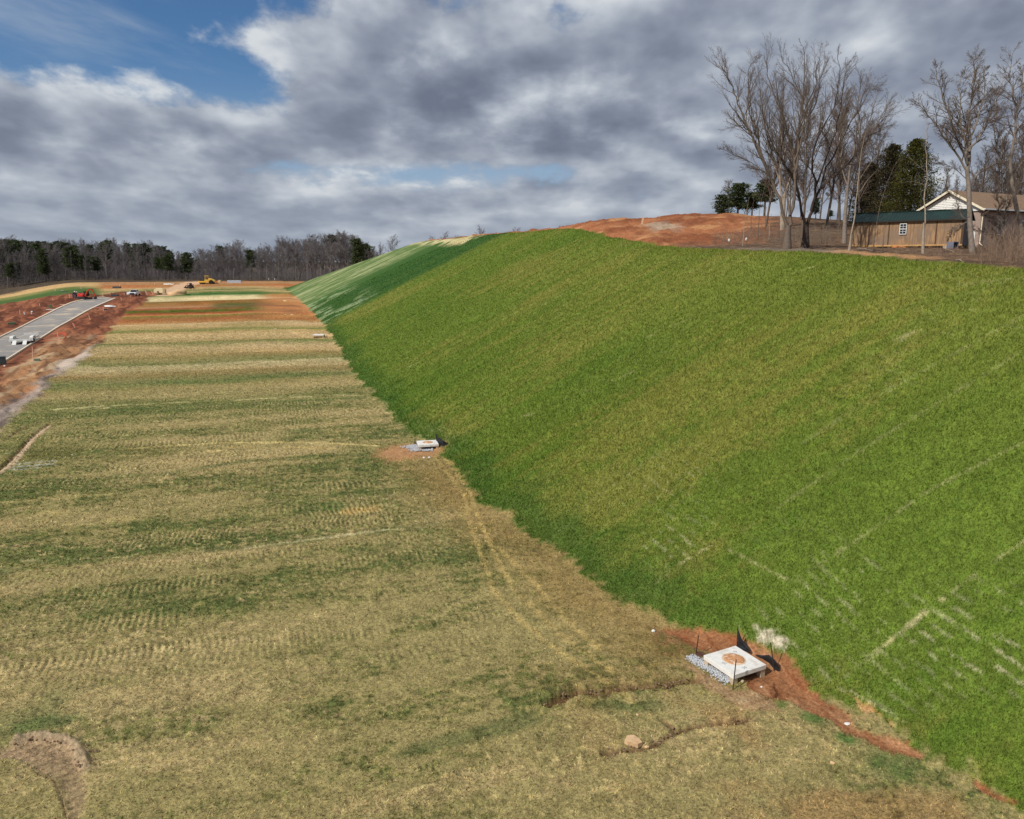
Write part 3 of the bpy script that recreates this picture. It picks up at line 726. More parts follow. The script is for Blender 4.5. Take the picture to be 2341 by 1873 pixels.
# ------------------------------------------------------------------ mesh builder
class MB:
    def __init__(s): s.v = []; s.f = []
    def add(s, v, f):
        o = len(s.v); s.v += [tuple(p) for p in v]; s.f += [tuple(i + o for i in q) for q in f]; return s
    def box(s, c, d, rz=0.0, taper=1.0, M=None):
        hx, hy, hz = d[0] / 2, d[1] / 2, d[2] / 2
        v = [(-hx, -hy, -hz), (hx, -hy, -hz), (hx, hy, -hz), (-hx, hy, -hz)] + [(-hx * taper, -hy * taper, hz), (hx * taper, -hy * taper, hz), (hx * taper, hy * taper, hz), (-hx * taper, hy * taper, hz)]
        R = M or Matrix.Rotation(rz, 3, 'Z')
        return s.add([R @ Vector(p) + Vector(c) for p in v], [(3, 2, 1, 0), (4, 5, 6, 7), (0, 1, 5, 4), (1, 2, 6, 5), (2, 3, 7, 6), (3, 0, 4, 7)])
    def prism(s, prof, y0, y1, axis='Y'):
        """profile in (x, z) extruded along y"""
        n = len(prof)
        mk = (lambda p, t: (p[0], t, p[1])) if axis == 'Y' else ((lambda p, t: (t, p[0], p[1])) if axis == 'X' else (lambda p, t: (p[0], p[1], t)))
        v = [mk(p, y0) for p in prof] + [mk(p, y1) for p in prof]
        f = [(i, (i + 1) % n, n + (i + 1) % n, n + i) for i in range(n)] + [tuple(range(n))[::-1], tuple(range(n, 2 * n))]
        return s.add(v, f)
    def tube(s, pts, rad, k=6, cap=True):
        pts = [Vector(p) for p in pts]; n = len(pts)
        if not hasattr(rad, '__len__'): rad = [rad] * n
        o = len(s.v); up = None
        for i, p in enumerate(pts):
            d = (pts[min(i + 1, n - 1)] - pts[max(i - 1, 0)]); d = d.normalized() if d.length > 1e-9 else Vector((0, 0, 1))
            if up is None: up = d.orthogonal().normalized()
            up = (up - d * up.dot(d)); up = up.normalized() if up.length > 1e-6 else d.orthogonal().normalized()
            b = d.cross(up)
            for j in range(k):
                a = 2 * math.pi * j / k; q = p + (up * math.cos(a) + b * math.sin(a)) * rad[i]; s.v.append((q.x, q.y, q.z))
        for i in range(n - 1):
            for j in range(k):
                a = o + i * k + j; b_ = o + i * k + (j + 1) % k; s.f.append((a, b_, b_ + k, a + k))
        if cap: s.f.append(tuple(o + j for j in range(k))[::-1]); s.f.append(tuple(o + (n - 1) * k + j for j in range(k)))
        return s
    def lathe(s, prof, c=(0, 0, 0), k=16, axis='Z'):
        o = len(s.v); c = Vector(c)
        for r, z in prof:
            for j in range(k):
                a = 2 * math.pi * j / k; p = (r * math.cos(a), r * math.sin(a), z)
                if axis == 'Y': p = (p[0], p[2], p[1])
                if axis == 'X': p = (p[2], p[0], p[1])
                s.v.append(tuple(c + Vector(p)))
        for i in range(len(prof) - 1):
            for j in range(k):
                a = o + i * k + j; b = o + i * k + (j + 1) % k; s.f.append((a, b, b + k, a + k))
        s.f.append(tuple(o + j for j in range(k))[::-1]); s.f.append(tuple(o + (len(prof) - 1) * k + j for j in range(k)))
        return s
    def blob(s, c, r, seed, sub=2, amp=.25, flat=1.0):
        bm = bmesh.new(); bmesh.ops.create_icosphere(bm, subdivisions=sub, radius=1.0)
        rg = random.Random(seed); ph = [rg.uniform(0, 9) for _ in range(6)]
        o = len(s.v)
        for v in bm.verts:
            p = v.co; k = 1 + amp * (math.sin(p.x * 2.3 + ph[0]) * math.sin(p.y * 2.7 + ph[1]) + .6 * math.sin(p.z * 3.9 + ph[2] + p.x * 2) + .3 * math.sin(p.x * 6 + ph[3]) * math.sin(p.y * 7 + ph[4]))
            s.v.append((c[0] + p.x * r[0] * k, c[1] + p.y * r[1] * k, c[2] + max(p.z, -.5 / flat) * r[2] * k))
        for f in bm.faces: s.f.append(tuple(o + v.index for v in f.verts))
        bm.free(); return s
    def build(s, name, material, parent=None, bevel=0.0, smooth=False, loc=None, rz=0.0):
        me = bpy.data.meshes.new(name); me.from_pydata(s.v, [], s.f); me.materials.append(material)
        if bevel:
            bm = bmesh.new(); bm.from_mesh(me)
            bmesh.ops.bevel(bm, geom=[e_ for e_ in bm.edges], offset=bevel, segments=2, affect='EDGES', profile=.6, clamp_overlap=True)
            bm.to_mesh(me); bm.free()
        if smooth:
            for p in me.polygons: p.use_smooth = True
        o = bpy.data.objects.new(name, me); COL.objects.link(o)
        if parent: o.parent = parent
        if loc is not None: o.location = loc; o.rotation_euler = (0, 0, rz)
        return o


def children(o): return [c for c in COL.objects if c.parent is o]


KIDS = {}
def copy_tree(o, loc, rz=0.0, scale=1.0, sz=None):
    kids = KIDS.setdefault(o.name, children(o))
    c = o.copy(); COL.objects.link(c); c.location = loc; c.rotation_euler = (0, 0, rz); c.scale = (scale, scale, sz or scale)
    for ch in kids:
        d = ch.copy(); COL.objects.link(d); d.parent = c
        for g in KIDS.setdefault(ch.name, children(ch)):
            e_ = g.copy(); COL.objects.link(e_); e_.parent = d
    return c


# ------------------------------------------------------------------ materials
M_conc = mat('precast_concrete', (220, 218, 212), .85, var=.05, scale=5, bump=.15, sub=((178, 160, 138), .5))
M_concd = mat('stained_concrete', (186, 168, 142), .9, var=.1, scale=6, bump=.15, sub=((150, 104, 70), .6))
M_mud = mat('dried_mud', (190, 138, 96), .95, var=.25, scale=13, bump=.5, sub=((236, 222, 204), .95))
M_ring = mat('muddy_ring', (206, 180, 150), .9, var=.12, scale=5, sub=((180, 130, 90), .7))
M_hole = mat('box_inside', (92, 62, 40), .95, var=.2, scale=4)
M_post = mat('rusty_steel_post', (60, 48, 42), .7, metal=.3, var=.2, scale=30)
M_fab = mat('black_silt_fabric', (30, 31, 34), .75, var=.25, scale=14, bump=.4)
M_grav = mat('pale_gravel', (176, 178, 182), .9, var=.32, scale=26, bump=.3)
M_rock = mat('tan_rock', (206, 172, 132), .9, var=.12, scale=7, bump=.5, sub=((170, 130, 96), .5))
M_white = mat('white_paint', (222, 222, 218), .5, var=.05, scale=4)
M_wood = mat('stake_wood', (206, 178, 146), .8, var=.12, scale=9)
M_pink = mat('pink_flagging', (236, 150, 140), .6, var=.1, scale=9)
M_black = mat('black_rubber', (34, 32, 31), .85, var=.2, scale=8)
M_glass = mat('dark_glass', (34, 40, 48), .12, var=.1, scale=3, spec=.6)
M_trim = mat('dark_steel', (62, 60, 60), .55, metal=.4, var=.15, scale=6)

# ------------------------------------------------------------------ drop inlets
def inlet(ctr, ang, side, top, label, detail=True):
    t = tag(empty('drop_inlet', (ctr[0], ctr[1], ctr[2] - top), ang), label, 'drain inlet')
    h = side / 2; th_ = .15
    b = MB().box((0, 0, top - th_ / 2), (side, side, th_)); o = b.build('slab', M_conc, t, bevel=.012)
    for sx, sy in ((-1, -1), (1, -1), (1, 1), (-1, 1)):
        MB().box((sx * (h - .11), sy * (h - .11), (top - th_) / 2 - .2), (.18, .18, top - th_ + .4)).build('corner_leg', M_concd, t)
    MB().box((0, 0, -.28), (side - .36, side - .36, .5)).build('inner_wall', M_hole, t)
    if detail:
        MB().lathe([(.40 * side / 1.45, -.004), (.40 * side / 1.45, .0025), (.39 * side / 1.45, .004), (.355 * side / 1.45, .004), (.352 * side / 1.45, -.004)], (.02, .05, top), 28).build('manhole_ring', M_ring, t)
        prof = [(.0, .012), (.10, .020), (.19, .012), (.24, .016), (.30, .010), (.35, .003), (.35, -.01)]
        MB().lathe([(r * side / 1.45, z) for r, z in prof[::-1]], (0.02, 0.05, top), 24).build('lid_mud', M_mud, t, smooth=True)
    return t


s1 = [P(u, v, .36) for u, v in ((1606.6, 1499.7), (1682.6, 1476.5), (1753, 1519), (1677, 1543))]
c1 = sum(s1, Vector()) / 4; d1 = (s1[2] - s1[3] + s1[1] - s1[0]); a1 = math.atan2(d1.y, d1.x); L1 = (d1.length / 2 + ((s1[0] - s1[3]) + (s1[1] - s1[2])).length / 2) / 2
g1 = float(surf(c1.x, c1.y)[0])
in1 = inlet(Vector((c1.x, c1.y, .36)), a1, L1, .36, 'white concrete drain box in red mud at the foot of the near bank')


def text_mesh(body, size, M, parent, loc, rz):
    cu = bpy.data.curves.new('digits', 'FONT'); cu.body = body; cu.size = size; cu.extrude = .0015; cu.align_x = 'CENTER'
    o = bpy.data.objects.new('digits', cu); COL.objects.link(o)
    me = bpy.data.meshes.new_from_object(o.evaluated_get(bpy.context.evaluated_depsgraph_get())); bpy.data.objects.remove(o)
    me.materials.append(M); me.name = 'chalk_number'
    o = bpy.data.objects.new('chalk_number', me); COL.objects.link(o); o.parent = parent; o.location = loc; o.rotation_euler = (0, 0, rz)
    return o


M_ink = mat('grey_marker', (140, 142, 146), .9, var=.1)
text_mesh('50', .16, M_ink, in1, (-.50, -.02, .3625), -1.2)
text_mesh('50', .16, M_ink, in1, (-.06, -.56, .3625), .1)
text_mesh('50', .14, M_ink, in1, (.42, .44, .3625), 2.6)

s2 = [P(u, v, .37) for u, v in ((961.9, 1019), (950.7, 1009), (993.6, 1006.3), (1004, 1016.8))]
c2_ = sum(s2, Vector()) / 4; d2 = (s2[3] - s2[0]); a2 = math.atan2(d2.y, d2.x)
in2 = inlet(Vector((c2_.x, c2_.y, .40)), a2, 1.42, .40, 'white concrete drain box in the middle of the slope toe with pale gravel beside it')
p3 = P(728, 771); in3 = inlet(Vector((p3.x, p3.y + .3, p3.z + .45)), a2 - .1, 1.9, .42, 'farthest concrete drain box beside the slope, seen as a thin white slab', False)


def gravel(name, centre, fn, n, seed, label, smin_=.02, smax_=.05):
    rg = random.Random(seed); m = MB()
    for i in range(n):
        x, y = fn(rg); z = gz(x, y)
        r = rg.uniform(smin_, smax_); o = len(m.v)
        dirs = [(1, 0, 0), (0, 1, 0), (-1, 0, 0), (0, -1, 0), (0, 0, 1), (0, 0, -.4)]
        zz = z + rg.uniform(0.0, .07)
        for d in dirs: m.v.append((x + d[0] * r * rg.uniform(.7, 1.2), y + d[1] * r * rg.uniform(.7, 1.2), zz + d[2] * r * rg.uniform(.6, 1.0)))
        for a, b in ((0, 1), (1, 2), (2, 3), (3, 0)): m.f.append((o + a, o + b, o + 4)); m.f.append((o + b, o + a, o + 5))
    o = m.build(name, M_grav); kind(o, 'stuff'); o['label'] = label; return o


def strip_fn(A, Bp, wd):
    A, Bp = Vector(A), Vector(Bp)
    d = (Bp - A); nrm = Vector((-d.y, d.x, 0)).normalized()
    return lambda rg: tuple((A + d * rg.random() + nrm * rg.gauss(0, wd))[:2])


gravel('gravel', None, strip_fn(P(*c2([(620, 660)])[0]), P(*c2([(1140, 975)])[0]), .105), 1500, 3, 'grey gravel strip along the open side of the near drain box', .018, .042)
ga, gb, gc_ = P(940, 1019), P(966, 1031), P(990, 1029)
fa, fb = strip_fn(ga, gb, .34), strip_fn(gb, gc_, .12)
gravel('gravel', None, lambda rg: fa(rg) if rg.random() < .75 else fb(rg), 900, 4, 'grey gravel heaped on the left of the middle drain box', .03, .07)


def post(mb, u, v, uh, vh, t, r=.016):
    """steel post from ground pixel to top pixel, at range t"""
    a = at(u, v, t); b = at(uh, vh, t); mb.tube([a - Vector((0, 0, .15)), b], r, 6); return a, b


def rng_of(u, v): 
    p = P(u, v); return p.y / pix_dir(u, v)[1]


def fabric(mb, path, z0, h, seed):
    rg = random.Random(seed); o = len(mb.v); n = len(path)
    for i, p in enumerate(path):
        for j in range(4):
            hh = h[i] * j / 3
            mb.v.append((p[0] + rg.uniform(-.03, .03), p[1] + rg.uniform(-.03, .03), p[2] + hh))
    for i in range(n - 1):
        for j in range(3):
            a = o + i * 4 + j; mb.f.append((a, a + 4, a + 5, a + 1))


# near silt fence: five posts, torn black fabric on the uphill corners
sf = tag(empty('silt_fence', P(1685, 1478)), 'torn black silt fence on steel posts behind the near concrete drain box', 'silt fence')
def world_child(mb, name, m, par, **k):
    o = mb.build(name, m, None, **k); o.parent = par; o.matrix_parent_inverse = Matrix.Translation(-Vector(par.location)); return o
posts1 = []
def zpt(u, v, z): return P(u, v, z)
for (b, tp) in (((1590, 1499), (1597, 1453)), ((1676, 1567), (1683, 1508)), ((1685, 1478), (1687, 1434)), ((1771, 1531), (1762, 1469))):
    pb = P(*b); tt = pb.y / pix_dir(*b)[1] - (.30 if b[0] == 1676 else 0); m = MB(); A, Bq = post(m, b[0], b[1], tp[0], tp[1], tt); world_child(m, 'post', M_post, sf); posts1.append((A, Bq))
m = MB(); A = posts1[2][0]; pth = [A, A.lerp(P(1700, 1486), .7), P(1706, 1489), P(1716, 1494)]
fabric(m, pth, 0, [.62, .34, .2, .1], 1); world_child(m, 'fabric', M_fab, sf)
m = MB(); Bp = posts1[3][0]; pth = [P(1728, 1499), P(1742, 1506), P(1756, 1516), Bp, Bp + Vector((.12, -.06, -.05))]
fabric(m, pth, 0, [.05, .10, .30, .34, .12], 2); world_child(m, 'fabric', M_fab, sf)
lp = P(1591, 1500); mm = MB(); fabric(mm, [lp, lp + Vector((.22, -.10, 0)), lp + Vector((.40, -.22, 0))], 0, [.16, .2, .12], 5); world_child(mm, 'fabric', mat('muddy_fabric', (88, 62, 52), .9, var=.2, scale=9), sf)

sf2 = tag(empty('silt_fence', P(998, 1012)), 'black silt fence leaning on posts right of the middle drain box', 'silt fence')
for (b, tp) in (((947, 1014), (949, 1002)), ((957, 1019), (957, 1008)), ((999, 1014), (995.5, 988)), ((1011, 1018), (1010, 1000))):
    pb = P(*b); m = MB(); post(m, b[0], b[1], tp[0], tp[1], pb.y / pix_dir(*b)[1], .02); world_child(m, 'post', M_post, sf2)
q1, q2 = P(997, 1013), P(1013, 1021); m = MB()
fabric(m, [q1, q1.lerp(q2, .3), q1.lerp(q2, .6), q2, q2 + Vector((.5, .05, 0))], 0, [.75, .5, .5, .45, .1], 7); world_child(m, 'fabric', M_fab, sf2)
m = MB(); a_, b_ = P(948, 1013), P(958, 1025); fabric(m, [a_, a_.lerp(b_, .5), b_], 0, [.12, .16, .3], 8); world_child(m, 'fabric', M_fab, sf2)

# ------------------------------------------------------------------ loose rocks and litter
def rock(u, v, wpx, hpx, seed, label, m=M_rock, flat=.5, name='rock', cat='rock', z=0.0):
    p = P(u, v); t = p.y / pix_dir(u, v)[1]; k = t / F
    o = MB().blob((0, 0, 0), (wpx * k / 2, wpx * k / 2 * .8, max(hpx * k * flat, .01)), seed, 2, .16).build(name, m, smooth=False)
    o.location = (p.x, p.y, float(surf(p.x, p.y)[0]) + hpx * k * .15); return tag(o, label, cat)


def slab_rock(u, v):
    p = P(u, v); t = p.y / pix_dir(u, v)[1]; k = t / F
    o2 = []
    prof = [(-20, -3), (-12, 9), (4, 10), (14, 2), (20, -7), (8, -13), (-6, -9), (-15, -8)]
    m = MB(); n = len(prof); rg = random.Random(4)
    top = [(a * k, b * k * 1.5, .07 + rg.uniform(-.02, .02)) for a, b in prof]; bot = [(a * k * 1.03, b * k * 1.55, -.06) for a, b in prof]
    m.add(top + bot + [(0, 0, .085)], [(i, (i + 1) % n, 2 * n) for i in range(n)] + [(i + n, (i + 1) % n + n, (i + 1) % n, i) for i in range(n)])
    o = m.build('rock', M_rock, bevel=.006); o.location = (p.x, p.y, float(surf(p.x, p.y)[0]) + .05)
    return tag(o, 'large flat tan rock lying in the grass left of the lower gully', 'rock')


slab_rock(1447, 1698)
rock(1478, 1705, 14, 5, 11, 'thin chip of stone beside the large flat tan rock')
rock(1494, 1443, 9, 8, 12, 'small white rock in the grass up-left of the near drain box', M_white)
rock(1903, 1745, 12, 8, 13, 'small tan rock alone on the straw below the red gully')
rock(1695, 1624, 8, 7, 14, 'small tan rock on the silt fan below the near drain box')
rock(1457, 1635, 7, 6, 15, 'pebble in the grass above the large flat rock')
rock(1567, 1562, 4, 4, 16, 'tiny pale pebble near the end of the straight gully', M_white)
rock(1697, 1560, 9, 9, 17, 'muddy stone leaning against the front corner of the near drain box', M_concd)
rock(1741, 1568, 5, 4, 18, 'tiny white stone on the red mud right of the near drain box', M_white)
rock(1937, 1653, 14, 4, 19, 'crumpled white scrap of litter in the red gully', M_white, .3, 'litter', 'litter')
rock(969, 1046, 6, 4, 20, 'pale stone on the mud below the middle drain box', M_white)
rock(981, 1046, 6, 4, 21, 'second pale stone on the mud below the middle drain box, nearer the slope', M_white)
rock(165, 1040, 3, 3, 22, 'tiny white scrap in the dark grass beyond the rut', M_white)
rock(11, 838, 5, 4, 23, 'white stone on red soil in front of the dark crate by the road', M_white)
rock(630, 757, 9, 5, 24, 'grey stone in the tan lot beyond the middle drain', M_concd)

# clods turned up along the scrape and gully
rg = random.Random(9); m = MB()
M_clod = mat('soil_clod', (130, 106, 84), .95, var=.2, scale=12, bump=.4)
for pl, n, wd in [(ARCRIM, 150, .12), (GULLY[0][0], 110, .22), (GULLY[1][0], 70, .16)]:
    pr = resample(pl, 200)
    for _ in range(n):
        p = pr[rg.randrange(200)] + np.array([rg.gauss(0, wd), rg.gauss(0, wd)]); r = rg.uniform(.012, .05)
        m.blob((p[0], p[1], gz(*p) + r * .3), (r, r * .9, r * .7), rg.random(), 1, .3)
cl_o = kind(m.build('soil_clods', M_clod), 'stuff'); cl_o['label'] = 'brown clods turned up along the scrape and the gullies'

# ------------------------------------------------------------------ shed
A, Bq = at(1947, 563, 72.5 / pix_dir(1947, 563)[1]), at(2199, 563, 66.5 / pix_dir(2199, 563)[1])
fz = (A.z + Bq.z) / 2; Ls = math.hypot(Bq.x - A.x, Bq.y - A.y); ash = math.atan2(Bq.y - A.y, Bq.x - A.x)
sh = tag(empty('shed', (A.x, A.y, fz), ash), 'long wooden shed with green metal roof standing on blocks above the bank', 'shed')
M_ply = bpy.data.materials.new('weathered_plywood'); M_ply.use_nodes = True; T = NT(M_ply.node_tree); B = T.n['Principled BSDF']
tco = T.new('ShaderNodeTexCoord').outputs['Object']
g1n = T.noise(T.vm('MULTIPLY', tco, (9, 9, .8)), 1.0, 6, .65); g2n = T.noise(tco, .55, 4, .6); g3n = T.noise(T.vm('MULTIPLY', tco, (30, 30, 1.6)), 1, 4, .6)
ba = T.mix(T.ramp(g1n, .35, .65), rgba((128, 102, 78)), rgba((172, 140, 108)))
ba = T.mix(T.ramp(g2n, .45, .62, 0, .75), ba, rgba((132, 114, 98))); ba = T.mix(T.ramp(g3n, .55, .72, 0, .5), ba, rgba((98, 76, 56)))
T.l.new(ba, B.inputs['Base Color']); B.inputs['Roughness'].default_value = .9; B.inputs['Specular IOR Level'].default_value = .15
M_dkw = mat('dark_batten', (86, 64, 46), .9, var=.2, scale=5); M_grn = mat('green_metal_roof', (26, 48, 44), .5, metal=.2, var=.14, scale=1.3, sub=((34, 70, 62), .4))
M_shaded = mat('shaded_siding', (92, 88, 88), .9, var=.12, scale=4)  # right end wall: its shade is put into this darker colour
D, Hs, RH = 3.0, 2.25, .85
MB().box((Ls / 2, .02, Hs / 2), (Ls - .06, .04, Hs)).build('front_wall', M_ply, sh)
MB().prism([(.04, 0), (D, 0), (D, Hs), (D / 2, Hs + RH - .06), (.04, Hs)], Ls - .06, Ls, 'X').build('end_wall', M_shaded, sh)
MB().prism([(.04, 0), (D, 0), (D, Hs), (D / 2, Hs + RH - .06), (.04, Hs)], 0, .05, 'X').build('end_wall', M_ply, sh)
MB().box((Ls / 2, D - .02, Hs / 2), (Ls - .14, .04, Hs)).build('back_wall', M_ply, sh)
m = MB(); sl_ = math.hypot(D / 2 + .25, RH + .14)
for sgn in (1, -1):
    y_e, z_e = (D / 2 - sgn * (D / 2 + .22)), Hs - .04
    m.add([(-.2, y_e, z_e), (Ls + .2, y_e, z_e), (Ls + .2, D / 2, Hs + RH), (-.2, D / 2, Hs + RH)] + [(-.2, y_e, z_e - .05), (Ls + .2, y_e, z_e - .05), (Ls + .2, D / 2, Hs + RH - .05), (-.2, D / 2, Hs + RH - .05)],
          [(0, 1, 2, 3), (7, 6, 5, 4), (0, 4, 5, 1), (1, 5, 6, 2), (2, 6, 7, 3), (3, 7, 4, 0)])
rf = m.build('roof', M_grn, sh)
m = MB()
for i in range(33):
    xx = -.18 + i * (Ls + .36) / 32; m.box((xx, D / 4 - .08, Hs + RH / 2 - .005), (.03, .01, .03)) if False else None
    m.tube([(xx, -.21, Hs - .03), (xx, D / 2, Hs + RH + .01)], .016, 4)
m.build('roof_ribs', M_grn, rf)
MB().box((Ls / 2, -.235, Hs - .075), (Ls + .4, .03, .12)).build('fascia', mat('dark_fascia', (44, 40, 36), .8), sh)
MB().box((Ls / 2, D / 2, Hs + RH + .015), (Ls + .42, .22, .03)).build('ridge_cap', M_grn, sh)
for xx in (.60 * 0 + .16 * Ls, .345 * Ls, .77 * Ls): MB().box((xx, -.012, Hs / 2), (.09, .022, Hs - .1)).build('batten', M_dkw, sh)
MB().box((Ls - .1, -.012, Hs / 2), (.12, .024, Hs - .06)).build('corner_board', M_dkw, sh)
MB().box((Ls / 2, -.018, .055), (Ls, .03, .13)).build('sill_board', mat('pale_sill', (190, 148, 96), .9, var=.15, scale=4), sh)
wx, wz = .475 * Ls, 1.50
wn = MB().box((wx, -.045, wz), (.52, .05, .86)).build('window', M_glass, sh); fr = MB()
for xx in (-.27, .27): fr.box((wx + xx, -.06, wz), (.05, .07, .92))
for zz in (-.45, 0, .45): fr.box((wx, -.061, wz + zz), (.54, .072, .055))
fr.box((wx, -.063, wz), (.025, .066, .84)); fr.box((wx, -.062, wz + .22), (.49, .064, .025)); fr.box((wx, -.062, wz - .22), (.49, .064, .025))
fr.build('window_frame', M_white, wn)
MB().box((wx, -.0355, wz - .22), (.46, .05, .36)).build('screen', mat('window_screen', (120, 122, 128), .6), wn)
rg = random.Random(2)
for xx in (.1, .22, .36, .47, .6, .73, .86, .97):
    for yy in (.15, D - .2): MB().box((xx * Ls, yy, -.22), (.36, .34, .42)).build('support_block', M_concd if rg.random() < .5 else M_dkw, sh)
MB().box((Ls / 2, .2, -.05), (Ls - .05, .1, .1)).build('floor_beam', M_dkw, sh)
M_clayb = mat('orange_clay_block', (190, 120, 70), .9, var=.15, scale=5, bump=.2)
for u, wpx, hpx, lb in ((2046, 14, 7, 'orange clay lump under the middle of the wooden shed'), (2066, 22, 8, 'wide orange clay heap under the shed left of the window tree'), (2092, 11, 9, 'tan boulder under the shed beside the pale straight sapling')):
    rp = at(u, 572, 68.2); o = MB().blob((0, 0, 0), (wpx * .02, .25, hpx * .02), u, 2, .2).build('boulder', M_clayb if u < 2090 else M_rock); o.location = (rp.x, rp.y, gz(rp.x, rp.y) + hpx * .008); tag(o, lb, 'boulder')

# ------------------------------------------------------------------ house
M_brick = bpy.data.materials.new('mixed_brick'); M_brick.use_nodes = True; T = NT(M_brick.node_tree); B = T.n['Principled BSDF']
tco = T.new('ShaderNodeTexCoord').outputs['Object']; sp = T.new('ShaderNodeSeparateXYZ'); T.l.new(tco, sp.inputs[0])
br = T.new('ShaderNodeTexBrick'); T.l.new(T.xyz(T.m('ADD', sp.outputs[0], sp.outputs[1]), sp.outputs[2], 0.0), br.inputs['Vector'])
br.inputs['Scale'].default_value = 4.2; br.inputs['Color1'].default_value = rgba((146, 112, 94)); br.inputs['Color2'].default_value = rgba((104, 82, 72)); br.inputs['Mortar'].default_value = rgba((186, 176, 166))
br.inputs['Mortar Size'].default_value = .035
nz = T.noise(tco, 2.2, 4, .6); T.l.new(T.mix(T.ramp(nz, .5, .66, 0, .55), br.outputs[0], rgba((196, 170, 152))), B.inputs['Base Color']); B.inputs['Roughness'].default_value = .9
M_shing = mat('brown_shingle', (130, 106, 84), .95, var=.18, scale=7, bump=.3, sub=((104, 80, 62), .5)); M_vinyl = mat('white_vinyl_siding', (240, 238, 232), .6, var=.04, scale=2)
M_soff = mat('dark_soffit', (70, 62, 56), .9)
rp = at(2172, 435, 76 / pix_dir(2172, 435)[1]); rdir = Vector((.886, .463, 0)); gdir = Vector((.463, -.886, 0))
hw, rise = 3.6, 1.95
hz_ = rp.z - rise; wallh = 3.5
ho = tag(empty('house', (rp.x, rp.y, hz_ - wallh), math.atan2(rdir.y, rdir.x)), 'brick house with white gable and brown shingle roof behind the shed', 'house')
LH = 15.0        # local: x along the ridge (away), y towards the left eave, z up; gable faces -x
MB().box((.3 + LH / 2, 0, wallh / 2), (LH, 2 * hw - .9, wallh)).build('brick_wall', M_brick, ho)
m = MB(); m.prism([(-(hw - .32), wallh + .0), (hw - .32, wallh), (0, wallh + rise - .16)], .22, .30, 'X'); gb_ = m.build('gable_siding', M_vinyl, ho)
m = MB()
for i in range(11):
    zz = wallh + .06 + i * .155; half = (hw - .32) * (1 - (zz - wallh) / (rise - .16)); 
    if half > .1: m.box((.205, 0, zz), (.03, 2 * half, .022))
m.build('siding_laps', mat('siding_shadow_gap', (196, 192, 186), .7), gb_)
MB().box((.19, 0, wallh - .06), (.06, 2 * hw - .5, .16)).build('frieze_board', M_white, ho)
m = MB()
for sg in (1, -1):
    m.add([(-.15, 0, wallh + rise), (LH + .5, 0, wallh + rise), (LH + .5, sg * hw, wallh), (-.15, sg * hw, wallh), (-.15, 0, wallh + rise - .1), (LH + .5, 0, wallh + rise - .1), (LH + .5, sg * hw, wallh - .1), (-.15, sg * hw, wallh - .1)],
          [(0, 1, 2, 3), (7, 6, 5, 4), (0, 4, 5, 1), (1, 5, 6, 2), (2, 6, 7, 3), (3, 7, 4, 0)])
m.build('roof', M_shing, ho)
M_rake = mat('cream_rake_board', (228, 216, 190), .6, var=.05)
for sg in (1, -1):
    m = MB(); m.add([(-.19, 0, wallh + rise + .02), (-.153, 0, wallh + rise + .02), (-.153, sg * (hw + .04), wallh + .0), (-.19, sg * (hw + .04), wallh + .0), (-.19, 0, wallh + rise - .2), (-.153, 0, wallh + rise - .2), (-.153, sg * (hw + .04), wallh - .22), (-.19, sg * (hw + .04), wallh - .22)],
          [(0, 1, 2, 3), (7, 6, 5, 4), (0, 4, 5, 1), (1, 5, 6, 2), (2, 6, 7, 3), (3, 7, 4, 0)]); m.build('rake_board', M_rake, ho)
    MB().box((LH / 2, sg * (hw - .22), wallh - .14), (LH + .4, .5, .05)).build('soffit', M_soff, ho)
MB().box((LH / 2 + .1, -hw - .06, wallh - .02), (LH + .5, .12, .13)).build('gutter', M_white, ho)
MB().tube([(.55, -hw - .05, wallh - .1), (.5, -hw + .2, wallh - .32), (.42, -hw + .40, wallh - .42), (.42, -hw + .40, .35), (.42, -hw + .1, .15)], .055, 6).build('downspout', M_rake, ho)
MB().box((.28, -hw + 1.12, .95), (.06, .55, 1.15)).build('utility_panel', M_white, ho, bevel=.01)
MB().box((.28, -hw + 2.6, wallh - .5), (.05, .9, .5)).build('window', M_glass, ho)
for xx in (3.6, 7.4): 
    w_o = MB().box((xx, -hw + .44, 1.9), (1.1, .05, 1.3)).build('window', M_glass, ho); f_ = MB()
    for a_ in (-.57, .57): f_.box((xx + a_, -hw + .42, 1.9), (.07, .09, 1.44))
    for b_ in (-.68, 0, .68): f_.box((xx, -hw + .42, 1.9 + b_), (1.2, .088, .07))
    f_.build('window_frame', M_white, w_o)

# grey crate / plastic bin in front of the shed
cb = at(2176, 569, 65); cr = tag(empty('storage_bin', (cb.x, cb.y, gz(cb.x, cb.y) + .3), .5), 'grey plastic bin tipped on its side at the right end of the shed', 'bin')
M_bin = mat('grey_plastic', (112, 116, 130), .5, var=.1)
m = MB(); 
for (c_, d_) in (((0, 0, .28), (.62, .6, .04)), ((0, 0, -.28), (.62, .6, .04)), ((.30, 0, 0), (.04, .6, .54)), ((-.30, 0, 0), (.04, .6, .54)), ((0, .29, 0), (.56, .03, .54))): m.box(c_, d_)
m.build('shell', M_bin, cr); m = MB(); 
for (c_, d_) in (((0, -.31, .29), (.68, .04, .06)), ((0, -.31, -.29), (.68, .04, .06)), ((.33, -.31, 0), (.06, .04, .56)), ((-.33, -.31, 0), (.06, .04, .56))): m.box(c_, d_)
m.build('rim', M_bin, cr)
# ------------------------------------------------------------------ trees
def bark(name, c, c2, lich=None):
    return mat(name, c, .9, var=.18, scale=5, bump=.3, sub=(c2, .6), spec=.1)


